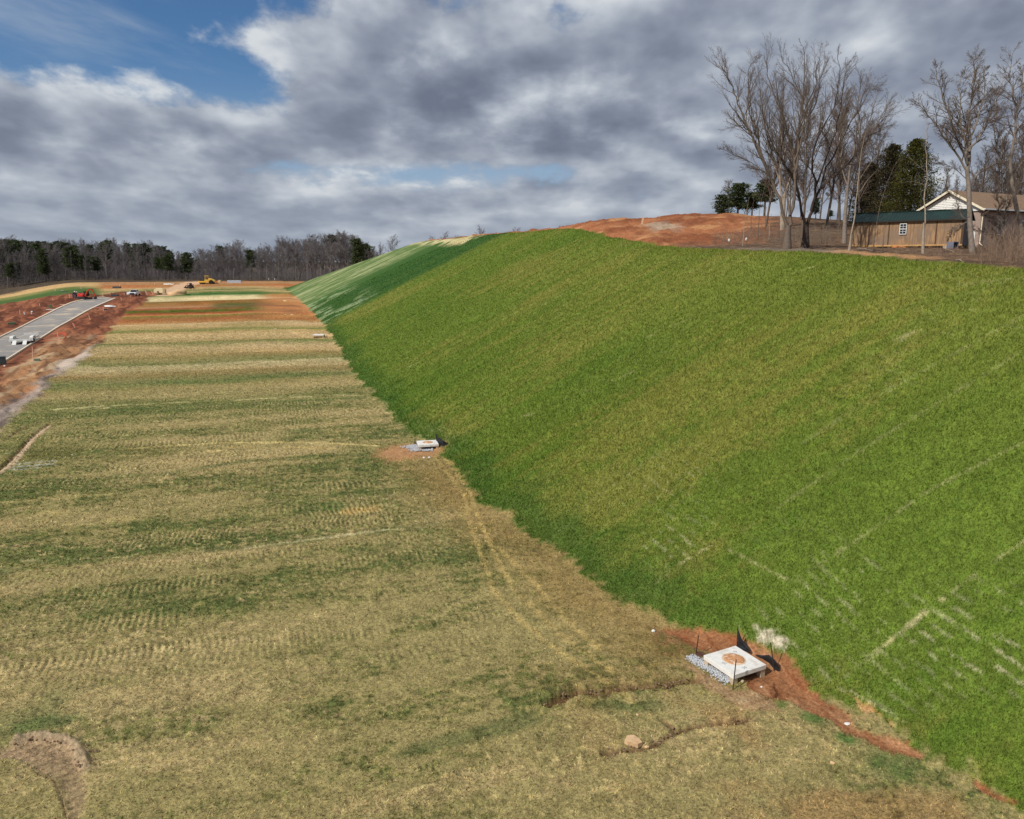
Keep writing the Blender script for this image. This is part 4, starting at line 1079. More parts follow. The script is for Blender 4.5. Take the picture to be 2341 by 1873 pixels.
B_pale = bark('pale_bark', (150, 136, 120), (112, 98, 86)); B_grey = bark('grey_bark', (104, 92, 82), (76, 67, 60)); B_dark = bark('dark_bark', (70, 60, 54), (44, 39, 36))
B_mot = bark('mottled_bark', (126, 115, 105), (84, 76, 69)); B_twig = bark('twig_bark', (108, 95, 86), (86, 76, 70)); B_for = bark('forest_bark', (132, 124, 119), (92, 86, 83)); B_ftw = bark('forest_twig', (118, 112, 112), (94, 90, 92))
B_brush = bark('brush_stem', (122, 102, 86), (92, 76, 66))


def tube_fast(mb, pts, rads, k):
    n = len(pts); o = len(mb.v); d0 = pts[-1] - pts[0]
    if d0.length < 1e-6: return
    up = d0.orthogonal().normalized(); b = d0.normalized().cross(up)
    cs = [(math.cos(2 * math.pi * j / k), math.sin(2 * math.pi * j / k)) for j in range(k)]
    for p, r in zip(pts, rads):
        for c, s_ in cs: mb.v.append((p.x + (up.x * c + b.x * s_) * r, p.y + (up.y * c + b.y * s_) * r, p.z + (up.z * c + b.z * s_) * r))
    for i in range(n - 1):
        for j in range(k): a = o + i * k + j; q = o + i * k + (j + 1) % k; mb.f.append((a, q, q + k, a + k))


class St:  # growth style
    def __init__(s, **k):
        s.mx = 4; s.n = (9, 7, 6, 4); s.ang = (40, 42, 45, 45); s.lr = (.5, .5, .5, .5); s.wob = (.05, .12, .16, .2, .22); s.trop = (.02, .06, .05, .03, .0)
        s.st = (.3, .25, .2, .2); s.tl = 1; s.minr = .006; s.taper = .3; s.seg = 5; s.__dict__.update(k)


def rvec(rg): return Vector((rg.gauss(0, 1), rg.gauss(0, 1), rg.gauss(0, 1)))


def kids(T_, C_, pts, rads, L, lvl, rg, S):
    if lvl >= S.mx: return
    n = S.n[lvl]; n = max(1, int(n * rg.uniform(.8, 1.2) + .5))
    for j in range(n):
        t = S.st[lvl] + (1 - S.st[lvl]) * ((j + rg.random()) / n) ** .9
        f = min(t, .999) * (len(pts) - 1); i = int(f); fr = f - i
        p = pts[i].lerp(pts[i + 1], fr); r = rads[i] + (rads[i + 1] - rads[i]) * fr
        d = (pts[i + 1] - pts[i]).normalized(); perp = d.cross(rvec(rg)); 
        if perp.length < 1e-4: continue
        a = math.radians(S.ang[lvl] * rg.uniform(.6, 1.3)); nd = (Matrix.Rotation(a, 3, perp.normalized()) @ d)
        ln = L * S.lr[lvl] * rg.uniform(.65, 1.25) * (1.2 - .82 * t)
        grow(T_, C_, p, nd, ln, max(r * .62, S.minr), lvl + 1, rg, S)


def grow(T_, C_, p, d, L, r, lvl, rg, S):
    n = max(3, S.seg - lvl // 2); pts = [p.copy()]; rads = [r]; q = p.copy(); d = d.normalized()
    for i in range(n):
        d = (d + rvec(rg) * S.wob[lvl] + Vector((0, 0, S.trop[lvl]))).normalized(); q = q + d * (L / n)
        pts.append(q.copy()); rads.append(max(r * (1 - (1 - S.taper) * (i + 1) / n), S.minr * .7))
    tube_fast(T_ if lvl <= S.tl else C_, pts, rads, (8, 6, 4, 3, 3, 3)[lvl])
    kids(T_, C_, pts, rads, L, lvl, rg, S)


def limb(T_, C_, pts, r0, r1, lvl, rg, S, k=7):
    """a limb along given points, then its side growth"""
    out = []; n = len(pts)
    for i in range(n - 1):
        a, b, c, d = pts[max(i - 1, 0)], pts[i], pts[i + 1], pts[min(i + 2, n - 1)]
        for s_ in range(3):
            t = s_ / 3; out.append(.5 * ((2 * b) + (c - a) * t + (2 * a - 5 * b + 4 * c - d) * t * t + (3 * b - a - 3 * c + d) * t ** 3))
    out.append(pts[-1]); L = sum((out[i + 1] - out[i]).length for i in range(len(out) - 1))
    wob = min(.06, r0 * .5); out = [o + rvec(rg) * wob * (0 < i < len(out) - 1) for i, o in enumerate(out)]
    rads = [r0 + (r1 - r0) * (i / (len(out) - 1)) ** .8 for i in range(len(out))]
    tube_fast(T_, out, rads, k); kids(T_, C_, out, rads, L, lvl, rg, S)


def make_tree(name, T_, C_, loc, bt, bc, label, cat='tree', group=None):
    t = tag(empty(name, loc), label, cat, group)
    T_.build('trunk', bt, t, smooth=True)
    if C_ is not None and C_.v: C_.build('crown', bc, t, smooth=True)
    return t


cT = lambda pts: [(1600 + a / 2.9096, 80 + b / 2.9096) for a, b in pts]


def photo_tree(label, base, trunk, limbs, seed, S, bt, bc, r_base, depth=.28, name='bare_tree', t=None):
    """trunk and limbs drawn as crop pixels; each limb drifts nearer or farther with height"""
    rg = random.Random(seed); u, v = cT([base])[0]; p0 = P(u, v); t0 = t or p0.y / pix_dir(u, v)[1]
    o = Vector((p0.x, p0.y, p0.z)) if t is None else Vector((at(u, v, t0).x, at(u, v, t0).y, gz(at(u, v, t0).x, at(u, v, t0).y)))
    T_, C_ = MB(), MB()
    def conv(pts, slope):
        res = []; y0 = pts[0][1]
        for (a, b) in pts:
            uu, vv = cT([(a, b)])[0]; h = (y0 - b) / 2.9096 / F * t0
            res.append(at(uu, vv, t0 + slope * h) - o)
        return res
    tp = conv(trunk, 0); tp[0].z -= .3
    tube_fast(T_, tp, [r_base * .86 * (1.25 if i == 0 else 1 - .35 * i / max(len(tp) - 1, 1)) for i in range(len(tp))], 10)
    for li in limbs:
        pts, r0, r1 = li[0], li[1], li[2]; sl_ = rg.uniform(-depth, depth)
        limb(T_, C_, conv(pts, sl_), r0 * .68, r1 * .8, 1, rg, S)
    return make_tree(name, T_, C_, o, bt, bc, label)


SH = St(mx=4, n=(0, 19, 10, 6), lr=(0, .30, .42, .5), ang=(0, 32, 34, 38), st=(0, .22, .12, .1), trop=(0, .07, .05, .03, .0), wob=(0, .07, .08, .10, .12), tl=1, minr=.0055, seg=6)
photo_tree('large vase-shaped bare tree with light forked trunk at the bank edge', (580, 1425), [(580, 1425), (582, 1350), (588, 1270)], [
    ([(582, 1290), (545, 1150), (490, 1000), (435, 850), (370, 740), (330, 650), (250, 590), (225, 530)], .22, .03),
    ([(500, 1010), (420, 850), (350, 690), (300, 560), (240, 420), (205, 320), (160, 240), (130, 190)], .17, .025),
    ([(460, 930), (400, 760), (385, 640), (330, 520), (320, 380), (315, 250), (350, 190)], .14, .02),
    ([(588, 1290), (615, 1150), (630, 980), (625, 820), (600, 700), (560, 560), (500, 400), (455, 270), (450, 150)], .24, .025),
    ([(632, 960), (650, 800), (660, 640), (690, 500), (660, 380), (600, 260), (540, 140)], .17, .02),
    ([(600, 1200), (560, 1000), (500, 820), (450, 700), (420, 520), (400, 380), (380, 200)], .15, .02),
    ([(655, 720), (720, 560), (780, 430), (800, 300), (830, 180)], .11, .02),
    ([(520, 1080), (420, 920), (330, 840), (230, 800), (150, 760)], .07, .012),
    ([(625, 850), (690, 650), (680, 420), (700, 260), (690, 80)], .12, .02),
    ([(540, 1120), (470, 960), (400, 900), (300, 880)], .05, .012)], 11, SH, B_grey, B_twig, .40)
photo_tree('dark-trunked spreading bare tree just right of the large light-trunked tree', (700, 1418), [(700, 1418), (704, 1340), (706, 1270)], [
    ([(704, 1290), (680, 1180), (655, 1050), (590, 900), (520, 800), (470, 690), (430, 560), (390, 460)], .2, .02),
    ([(708, 1290), (745, 1150), (800, 1030), (870, 950), (960, 880), (1050, 780), (1130, 670), (1200, 580), (1260, 530)], .23, .02),
    ([(740, 1170), (768, 1020), (745, 860), (780, 700), (850, 560), (905, 430), (930, 280), (920, 120)], .19, .02),
    ([(690, 1230), (650, 1050), (640, 860), (650, 650), (700, 500), (760, 370), (770, 240), (800, 150)], .18, .02),
    ([(800, 1030), (850, 880), (950, 690), (1040, 520), (1090, 400), (1130, 330)], .14, .016),
    ([(770, 1010), (840, 820), (900, 640), (940, 470), (950, 330), (980, 200)], .14, .018),
    ([(870, 950), (1000, 840), (1080, 700), (1190, 640), (1260, 600)], .09, .012),
    ([(655, 1050), (600, 920), (540, 820), (560, 640), (530, 480), (510, 330)], .12, .014)], 12, SH, B_dark, B_twig, .40)
ST = St(mx=4, n=(0, 20, 10, 6), lr=(0, .28, .45, .5), ang=(0, 34, 36, 40), st=(0, .2, .1, .1), trop=(0, .06, .05, .03, .0), wob=(0, .07, .09, .12, .14), tl=1, minr=.006)
photo_tree('tall pale-trunked bare tree standing behind the bank tree pair', (548, 1300), [(548, 1300), (552, 1180), (560, 1080)], [
    ([(556, 1120), (530, 950), (560, 780), (530, 600), (560, 440), (540, 330)], .24, .02), ([(560, 1080), (610, 900), (640, 720), (700, 540), (690, 380)], .2, .02),
    ([(545, 1000), (480, 820), (440, 650), (430, 480), (440, 360)], .15, .02), ([(600, 930), (700, 760), (800, 600), (830, 440)], .13, .02)], 13, ST, B_pale, B_twig, .42)
photo_tree('bare tree with pale slender trunk left of the wooden shed', (962, 1390), [(962, 1390), (966, 1200), (985, 1010)], [
    ([(980, 1060), (1000, 900), (1030, 740), (1050, 560), (1060, 400), (1070, 290)], .2, .02), ([(990, 990), (1080, 800), (1150, 640), (1220, 520), (1260, 430)], .14, .015),
    ([(985, 1010), (940, 850), (960, 680), (930, 520), (980, 380)], .13, .015), ([(965, 1110), (890, 1080), (840, 1060)], .05, .02), ([(1020, 800), (1110, 620), (1160, 450), (1170, 350)], .12, .012)], 14, ST, B_mot, B_twig, .26)
S5 = St(mx=4, n=(0, 21, 11, 7), lr=(0, .28, .46, .5), ang=(0, 42, 40, 42), st=(0, .10, .1, .1), trop=(0, .06, .04, .02, .0), wob=(0, .08, .10, .13, .15), tl=1, minr=.0055)
photo_tree('tall bare tree with thick grey trunk in front of the brick house corner', (1815, 1455), [(1818, 1455), (1806, 1380), (1795, 1240), (1788, 1000), (1775, 880)], [
    ([(1780, 900), (1795, 700), (1790, 520), (1815, 380), (1825, 250), (1835, 160)], .20, .02), ([(1775, 900), (1700, 780), (1620, 680), (1540, 560), (1470, 480), (1420, 430)], .12, .015),
    ([(1778, 860), (1700, 660), (1640, 480), (1590, 330), (1570, 220)], .13, .015), ([(1790, 780), (1870, 650), (1930, 520), (1985, 400), (2010, 270)], .13, .015),
    ([(1785, 820), (1740, 600), (1730, 420), (1740, 260)], .12, .015), ([(1790, 700), (1860, 520), (1890, 350), (1900, 220)], .11, .015),
    ([(1775, 960), (1680, 880), (1610, 860), (1560, 830)], .05, .01), ([(1795, 1000), (1880, 900), (1960, 860), (2030, 840)], .06, .01), ([(1788, 1240), (1700, 1290), (1650, 1360)], .05, .01),
    ([(1790, 1230), (1740, 1200), (1690, 1060), (1640, 1080)], .05, .012)], 15, S5, B_mot, B_twig, .235)
photo_tree('crooked bare tree with pale swept trunk at the right edge of the picture', (2156, 1400), [(2156, 1400), (2140, 1300), (2105, 1150), (2075, 980), (2060, 800)], [
    ([(2062, 820), (2100, 640), (2110, 500), (2080, 400), (2060, 260), (2080, 120)], .17, .02), ([(2064, 900), (1990, 800), (1960, 640), (1980, 480), (1960, 380)], .1, .012),
    ([(2070, 760), (2150, 640), (2180, 470)], .1, .014), ([(2085, 1000), (2000, 930), (1930, 880)], .05, .01), ([(2105, 520), (2150, 360), (2140, 200)], .09, .012), ([(2070, 960), (2130, 860), (2190, 800)], .07, .012)], 16, S5, B_mot, B_twig, .22, t=60)
photo_tree('small forked bare tree in the brush right of the house downspout', (2018, 1440), [(2018, 1440), (2020, 1360), (2015, 1300)], [
    ([(2016, 1310), (2000, 1220), (1985, 1130), (1970, 1050)], .1, .02), ([(2016, 1300), (2035, 1150), (2045, 1060), (2030, 960)], .11, .02), ([(2015, 1320), (1960, 1250), (1900, 1200)], .05, .01), ([(2018, 1350), (1930, 1320), (1850, 1300), (1800, 1290)], .06, .012)],
    17, S5, B_mot, B_twig, .17, name='small_tree')
SS = St(mx=3, n=(0, 9, 3), lr=(0, .16, .5), ang=(0, 42, 45), st=(0, .35, .25), trop=(0, .1, .05, .02), wob=(0, .07, .12, .16), tl=1, minr=.006)
def sapling(label, pts, r, seed, bk=B_pale, limbs=(), S=SS):
    photo_tree(label, pts[0], pts[:2], [(pts, r, .008)] + list(limbs), seed, S, bk, B_twig, r * 1.1, .05, 'sapling')
sapling('pale straight sapling leaning right at the left end of the wooden shed', [(990, 1445), (1020, 1260), (1045, 1050), (1062, 860), (1080, 730), (1100, 640)], .095, 21, B_pale, [([(1040, 1080), (1120, 960), (1180, 900)], .03, .006), ([(1050, 980), (1130, 860), (1190, 790)], .03, .006)])
sapling('white straight sapling in front of the shed right of its window', [(1485, 1455), (1490, 1250), (1500, 1020), (1508, 860), (1506, 700), (1508, 560)], .10, 22, B_pale, [([(1497, 1000), (1420, 975), (1330, 985)], .016, .005), ([(1505, 910), (1430, 850), (1380, 800)], .018, .005), ([(1502, 1000), (1560, 1050), (1640, 1080)], .016, .005)])
sapling('thin leaning sapling crossing the left half of the shed front', [(1150, 1440), (1165, 1330), (1185, 1200), (1215, 1080), (1255, 960), (1300, 860), (1330, 820)], .05, 23, B_grey, [([(1190, 1230), (1250, 1200), (1300, 1160)], .018, .005)])
sapling('thin sapling in front of the shed between batten and window', [(1213, 1448), (1225, 1330), (1245, 1250)], .035, 24, B_grey)
sapling('short thin stem beside the leaning sapling at the shed front', [(1110, 1425), (1130, 1330), (1160, 1260)], .04, 25, B_dark)
sapling('pale thin sapling beside the white jug on the bank edge', [(283, 1408), (292, 1320), (303, 1230), (315, 1150), (330, 1080)], .045, 26, B_pale)
sapling('dark thin sapling with upright stem between the jug and the light-trunked tree', [(388, 1362), (390, 1250), (400, 1140), (430, 1020), (460, 900)], .06, 27, B_grey)
sapling('thin grey sapling left of the dark thin sapling in front of the red mound', [(340, 1335), (342, 1230), (355, 1120), (362, 1050)], .035, 28, B_grey)
sapling('slim pale sapling against the red mound, left of the bank tree', [(460, 1365), (466, 1250), (475, 1190)], .045, 29, B_pale)
sapling('thin dark sapling close to the bank tree on its left', [(527, 1350), (530, 1240), (540, 1170)], .035, 30, B_dark)
sapling('hair-thin sapling standing between two others before the red mound', [(438, 1310), (438, 1200), (440, 1090)], .03, 31, B_grey)
sapling('thin bare sapling in the brush near the right picture edge', [(2070, 1535), (2080, 1430), (2100, 1340), (2115, 1250)], .025, 32, B_brush)
sapling('single upright stem in the brush below the house corner', [(1873, 1530), (1874, 1440), (1876, 1380)], .02, 33, B_brush)


# evergreens: whorled drooping boughs carrying needle sprays
def needles(seed, H, R, n_b, per, size, cone=1.0, start=.06, droop=.25, top=.02, puff=.13, ragged=(.45, 1.3)):
    rg = random.Random(seed); T_, C_ = MB(), MB(); T_.tube([(0, 0, -.3), (0, 0, H * .5), (.05, 0, H * .97)], [H * .022, H * .014, .02], 7)
    for i in range(n_b):
        f = start + (1 - start) * (i + rg.random()) / n_b; z = H * f
        ln = R * ((1 - f) ** cone * (1 - top) + top) * rg.uniform(*ragged); a = i * 2.4 + rg.uniform(-.5, .5); dr = droop * rg.uniform(.4, 1.3)
        nclu = max(2, per // 14); ca, sa = math.cos(a), math.sin(a)
        for c_i in range(nclu):
            t = .3 + .7 * (c_i + rg.random()) / nclu; cr = puff * ln * rg.uniform(.7, 1.3) + .12
            cx, cy, cz = ca * ln * t + rg.gauss(0, .12 * ln), sa * ln * t + rg.gauss(0, .12 * ln), z - dr * ln * t * t + .25 * ln * t
            for j in range(14):
                px, py, pz = cx + rg.gauss(0, cr), cy + rg.gauss(0, cr), cz + rg.gauss(0, cr * .5)
                s_ = size * rg.uniform(.5, 1.3); d = Vector((ca, sa, rg.uniform(-.3, .6))) + rvec(rg) * .6; d.normalize(); e_ = d.cross(rvec(rg)).normalized()
                p = Vector((px, py, pz)); o = len(C_.v); C_.v += [tuple(p - e_ * s_ * .3), tuple(p + e_ * s_ * .3), tuple(p + d * s_)]; C_.f.append((o, o + 1, o + 2))
        if ln > .8 and i % 2 == 0: T_.tube([(0, 0, z), (math.cos(a) * ln * .5, math.sin(a) * ln * .5, z), (math.cos(a) * ln * .9, math.sin(a) * ln * .9, z - dr * ln * .6)], [.04, .025, .01], 4)
    return T_, C_


def leafmat(name, c, c2_):
    m = bpy.data.materials.new(name); m.use_nodes = True; T = NT(m.node_tree); T.n.clear(); out = T.new('ShaderNodeOutputMaterial')
    geo = T.new('ShaderNodeNewGeometry'); n = T.noise(T.new('ShaderNodeTexCoord').outputs['Object'], .9, 5, .6)
    k = T.m('ADD', T.m('MULTIPLY', n, .8), T.m('MULTIPLY', geo.outputs['Random Per Island'], .4))
    c_ = T.mix(T.ramp(k, .35, .85), rgba(c), rgba(c2_))
    df = T.new('ShaderNodeBsdfDiffuse'); tr = T.new('ShaderNodeBsdfTranslucent'); mx = T.new('ShaderNodeMixShader'); mx.inputs[0].default_value = .25
    T.l.new(c_, df.inputs[0]); T.l.new(c_, tr.inputs[0]); T.l.new(df.outputs[0], mx.inputs[1]); T.l.new(tr.outputs[0], mx.inputs[2]); T.l.new(mx.outputs[0], out.inputs[0])
    return m


M_ced = leafmat('cedar_foliage', (50, 56, 30), (104, 100, 52)); M_ced2 = leafmat('dark_cedar_foliage', (48, 46, 34), (84, 76, 54)); M_pine = leafmat('pine_needles', (54, 66, 46), (94, 102, 68))


def stand(u, v_top, t):
    """base point and height of a tree whose top shows at (u, v_top) at range t"""
    p = at(u, v_top, t); z = gz(p.x, p.y); return Vector((p.x, p.y, z - .1)), p.z - z


for (u, vt, t, R, sd_, mt, lb) in ((2096, 318, 88, 4.0, 41, M_ced, 'big olive green cedar behind the shed, right of the darker cedar'), (2044, 330, 98, 3.6, 42, M_ced2, 'darker cedar behind the shed between the bare trees'), (1990, 372, 105, 2.6, 43, M_ced2, 'dark low evergreen behind the left end of the shed'), (2285, 462, 74.5, 1.1, 44, M_ced2, 'dark shrub evergreen against the shaded side of the house')):
    b, H = stand(u, vt, t)
    T_, C_ = needles(sd_, H, R, 230, 112, .19 if R > 2 else .12, .62, .04, .3, .06, .12); make_tree('cedar', T_, C_, b, B_dark, mt, lb, 'evergreen tree')


# ------------------------------------------------------------------ tree kinds for the woods
def hardwood(seed, H, spread, S):
    rg = random.Random(seed); T_, C_ = MB(), MB(); grow(T_, C_, Vector((0, 0, -.3)), Vector((rg.gauss(0, .03), rg.gauss(0, .03), 1)), H * .93, H * .0095, 0, rg, S); return T_, C_


HW = []
for i in range(7):
    S = St(mx=3, n=(22 + i % 3 * 3, 11, 7), ang=(34 + 5 * (i % 3), 42, 44), lr=(.36 + .03 * (i % 3), .42, .55), st=(.20 + .05 * (i % 3), .15, .1), trop=(.01, .07, .05, .02), wob=(.035, .10, .15, .18), tl=1, minr=.022, seg=6)
    HW.append(hardwood(60 + i, 20, 0, S))
PN = []
for i in range(3):
    T_, C_ = needles(80 + i, 20, 5.0, 60, 56, .85, .42, .52 - .12 * i, .05, .25, .20, (.25, 1.15)); PN.append((T_, C_))


def first(lst, name, bt, bc): 
    out = []
    for k, (T_, C_) in enumerate(lst):
        e_ = empty(name); T_.build('trunk', bt, e_, smooth=True); C_.build('crown', bc, e_, smooth=True); out.append([e_, False])
    return out


DN = []
for i in range(4):
    S = St(mx=4, n=(24, 11, 7, 5), ang=(30 + 4 * i, 40, 42, 44), lr=(.36, .40, .5, .55), st=(.22, .15, .1, .1), trop=(.01, .07, .05, .02, 0), wob=(.04, .10, .15, .18, .2), tl=1, minr=.010, seg=6)
    DN.append(hardwood(160 + i, 20, 0, S))
DNP = first(DN, 'bare_tree', B_grey, B_twig)
HWP = first(HW, 'hardwood_tree', B_for, B_ftw); PNP = first(PN, 'pine_tree', B_for, M_pine)


def plant(pool, i, loc, H, rz, label, cat, group, wide=1.0):
    rec = pool[i % len(pool)]; k = H / 20.0
    if not rec[1]: o = rec[0]; rec[1] = True; o.location = loc; o.rotation_euler = (0, 0, rz); o.scale = (k * wide, k * wide, k)
    else: o = copy_tree(rec[0], loc, rz, k * wide, k)
    return tag(o, label, cat, group)


SKY_U = [-60, 0, 20, 60, 75, 100, 115, 150, 175, 200, 235, 270, 300, 320, 365, 385, 440, 460, 500, 530, 560, 600, 640, 680, 720, 760, 775, 800, 830, 870]
SKY_V = [538, 540, 534, 541, 546, 541, 549, 542, 541, 549, 541, 541, 549, 548, 551, 564, 575, 566, 562, 548, 561, 562, 541, 545, 536, 530, 523, 530, 553, 566]
rg = random.Random(77); nt = 0
for row, (t, step, dv) in enumerate(((344, 22, 44), (356, 19, 26), (372, 17, 14), (392, 16, 6), (425, 20, 3), (470, 24, 0))):
    u = -40 + rg.uniform(0, step)
    while u < 872:
        tt = t + rg.uniform(-5, 6); vt = float(np.interp(u, SKY_U, SKY_V)) + dv * rg.uniform(.2, 1.25) + (rg.uniform(0, 10) if row > 2 else 0)
        if u > 450 and row < 5: vt = vt - dv * .35
        b, H = stand(u, vt, tt)
        edge = 0 if u > 560 else 1
        pine = rg.random() < (.36 if (u < 440 and row in (2, 3, 4)) else (.12 if u < 470 else .03))
        if row == 5 and u > 440: u += step; continue
        if H > 5:
            if pine: plant(PNP, rg.randrange(3), b, H * .96, rg.uniform(0, 6), 'dark green pine standing among the bare trees of the far wood', 'pine tree', 'pines in the far wood', rg.uniform(.9, 1.3))
            else: plant(HWP, rg.randrange(7), b, H, rg.uniform(0, 6), 'bare grey hardwood tree in the far wood behind the lots', 'bare tree', 'bare trees of the far wood', rg.uniform(1.0, 1.4))
            nt += 1
        u += step * rg.uniform(.7, 1.3)
# single pines that stand out in the front row
for u, vt, t, lb in ((160, 566, 342, 'tall dark pine with bare stem in the front row of the wood, above the excavator'), (190, 585, 343, 'broad dark pine leaning on the tall pine above the excavator'), (100, 600, 346, 'pale green pine low in the front row at the left of the wood'), (25, 602, 342, 'dark pine clump at the far left of the wood'), (425, 578, 345, 'dark pine with leaning stem above the skid steer'), (375, 590, 350, 'dark pine in the wood above the cream tank trailer')):
    b, H = stand(u, vt, t); plant(PNP, int(u) % 3, b, H, u, lb, 'pine tree', None, 1.35)
# crowns that show over the crest of the bank
for u, vt, t, w_, lb in ((895, 538, 400, 1.2, 'bare round tree showing over the far end of the bank'), (868, 556, 420, 1.2, 'small bare treetop left of the round tree over the bank'), (1014, 531, 430, 1.1, 'bare treetop over the straw patch on the bank crest'), (985, 538, 430, 1.0, 'low bare treetop over the bank crest left of the straw patch'), (1040, 540, 440, 1.2, 'faint bare treetop over the straw patch on the crest'), (1102, 518, 420, 1.5, 'round bare treetop rising over the dark green part of the crest'), (1185, 521, 430, 1.4, 'wide bare treetop over the green crest left of centre'), (1140, 536, 440, 1.3, 'low bare treetop between two larger ones over the crest'), (1250, 524, 440, 1.5, 'bare treetop over the crest beside the red mound'), (1290, 516, 440, 1.6, 'broad bare treetop at the left foot of the red mound'), (1225, 530, 450, 1.3, 'low faint treetop left of the red mound')):
    p = at(u, vt, t); plant(HWP, int(u + vt) % 7, Vector((p.x, p.y, p.z - 16 * (1.0))), 16, u, lb, 'bare tree', None, w_)
# pines and bare trees behind the mound and the plateau woods
for u, vt, t, w_, lb in ((1652, 446, 150, 1.7, 'dark pine at the left edge behind the red mound'), (1690, 420, 152, 1.6, 'large dark pine behind the red mound'), (1722, 440, 155, 1.5, 'dark pine behind the mound next to the large one'), (1752, 412, 150, 1.4, 'tall dark pine behind the forked bank tree'), (1868, 452, 118, 1.1, 'dark pine seen between the bank trees and the shed'), (1900, 480, 120, 1.3, 'low dark pine left of the shed')):
    b, H = stand(u, vt, t); plant(PNP, int(u) % 3, b, H, u, lb, 'pine tree', None, w_)
for u, vt, t, w_, lb in ((1668, 408, 162, 1.1, 'bare tree rising behind the dark pines on the mound'), (1712, 420, 165, 1.0, 'second bare tree behind the dark pines on the mound')):
    b, H = stand(u, vt, t); plant(DNP, int(u) % 4, b, H, u, lb, 'bare tree', None, w_)
rg = random.Random(5)
for k, (u, vt, t) in enumerate([(1850, 250, 96), (1905, 215, 104), (1950, 225, 110), (1985, 255, 100), (2015, 270, 115), (1820, 300, 112), (1770, 260, 100), (2130, 330, 120), (2165, 380, 118), (2190, 400, 130), (2215, 390, 125), (2240, 360, 122), (2262, 330, 128), (2290, 300, 118), (2315, 290, 125), (2335, 330, 112), (2355, 280, 118), (2060, 350, 130), (2110, 400, 140), (2150, 405, 150), (2275, 400, 150), (2325, 390, 145), (1935, 330, 135), (1880, 330, 130), (1800, 350, 120), (1840, 380, 125), (1960, 300, 125), (2000, 320, 118), (2175, 420, 112), (2205, 425, 115), (2235, 410, 110), (2270, 400, 112), (2300, 380, 110), (2330, 390, 108), (2345, 350, 115), (2120, 420, 125), (2080, 400, 128)]):
    b, H = stand(u + rg.uniform(-8, 8), vt, t); plant(DNP, k, b, H, rg.uniform(0, 6), 'bare grey tree in the wood behind the shed and the house', 'bare tree', 'bare trees behind the shed', rg.uniform(.9, 1.2))


# undergrowth: far thicket at the foot of the wood, brush and cut sticks along the top of the bank
def stems(name, mat_, pts, hmin, hmax, rad, seed, label, lean=.5, branches=2):
    rg = random.Random(seed); m = MB()
    for (x, y) in pts:
        z = gz(x, y) - .03; h = rg.uniform(hmin, hmax); a = rg.uniform(0, 6.28); l = rg.uniform(.1, lean) * h
        p0 = Vector((x, y, z)); p2 = p0 + Vector((math.cos(a) * l, math.sin(a) * l, h)); p1 = p0.lerp(p2, .5) + Vector((rg.gauss(0, .1) * h, rg.gauss(0, .1) * h, h * .06))
        tube_fast(m, [p0, p1, p2], [rad, rad * .8, rad * .4], 3)
        for _ in range(branches):
            q = p0.lerp(p2, rg.uniform(.3, .9)); e_ = q + rvec(rg) * h * .22 + Vector((0, 0, h * .12)); tube_fast(m, [q, q.lerp(e_, .5) + rvec(rg) * .02 * h, e_], [rad * .6, rad * .5, rad * .3], 3)
    o = kind(m.build(name, mat_), 'stuff'); o['label'] = label; return o


rg = random.Random(31)
pts = []
for _ in range(2600):
    u = rg.uniform(-60, 860); t = rg.uniform(338, 372); d = pix_dir(u, 640); pts.append((d[0] * t, d[1] * t))
stems('thicket', B_ftw, pts, 1.5, 5.5, .045, 32, 'low grey thicket at the foot of the far wood', .5, 4)
pts = []
for _ in range(1500):
    u = rg.uniform(-80, 560) if rg.random() < .7 else rg.uniform(-80, 870); t = rg.uniform(356, 470); d = pix_dir(u, 640); pts.append((d[0] * t, d[1] * t))
stems('wood_mass', B_ftw, pts, 3, 7.5, .06, 35, 'mass of grey twigs filling the far wood', .15, 26)
pts = []
for _ in range(1500):
    u = rg.uniform(2050, 2380); s_ = rg.random() ** 1.3; p = P(u, 556 + 26 * s_ + (u - 2050) * .055)
    pts.append((p.x + rg.gauss(0, .5), p.y + rg.gauss(0, .7)))
for _ in range(500): p = P(rg.uniform(2225, 2380), rg.uniform(560, 602)); pts.append((p.x, p.y))
stems('brush', B_brush, pts, .08, .42, .008, 33, 'dry brown brush and cut sticks between the shed and the green bank', .9, 3)
pts = []
for _ in range(260): p = P(rg.uniform(2262, 2385), rg.uniform(572, 604)); pts.append((p.x, p.y))
stems('brush', B_brush, pts, .6, 2.2, .010, 38, 'tall pale brush stems at the right edge above the bank', .6, 4)
pts = []
for _ in range(900):
    u = rg.uniform(1630, 1900); p = P(u, rg.uniform(540, 563)); pts.append((p.x, p.y))
for _ in range(500):
    u = rg.uniform(1700, 1930); p = P(u, rg.uniform(524, 545)); pts.append((p.x, p.y))
stems('brush', bark('grey_brush', (112, 100, 88), (86, 78, 70)), pts, .2, 1.3, .010, 34, 'grey brush on the bank edge around the bare trees', .6, 3)
rg = random.Random(3)
for (ua, va, ub, vb, lb) in ((2162, 573, 2184, 582, 'pale fallen branch on the brush below the grey bin'), (1960, 570, 1995, 577, 'long grey fallen branch at the left end of the shed'), (1785, 546, 1778, 552, 'short pale log in the grey brush left of the bank tree'), (2185, 597, 2200, 602, 'pale stick at the lower brush edge by the grass')):
    a, b = P(ua, va), P(ub, vb); m = MB(); tube_fast(m, [a - a, (b - a) * .5 + Vector((0, 0, .08)), (b - a) + Vector((0, 0, .05))], [.05, .04, .015], 5)
    tube_fast(m, [(b - a) * .5, (b - a) * .6 + Vector((.3, .3, .25))], [.025, .01], 4)
    o = m.build('fallen_branch', B_pale); o.location = a + Vector((0, 0, .06)); tag(o, lb, 'branch')
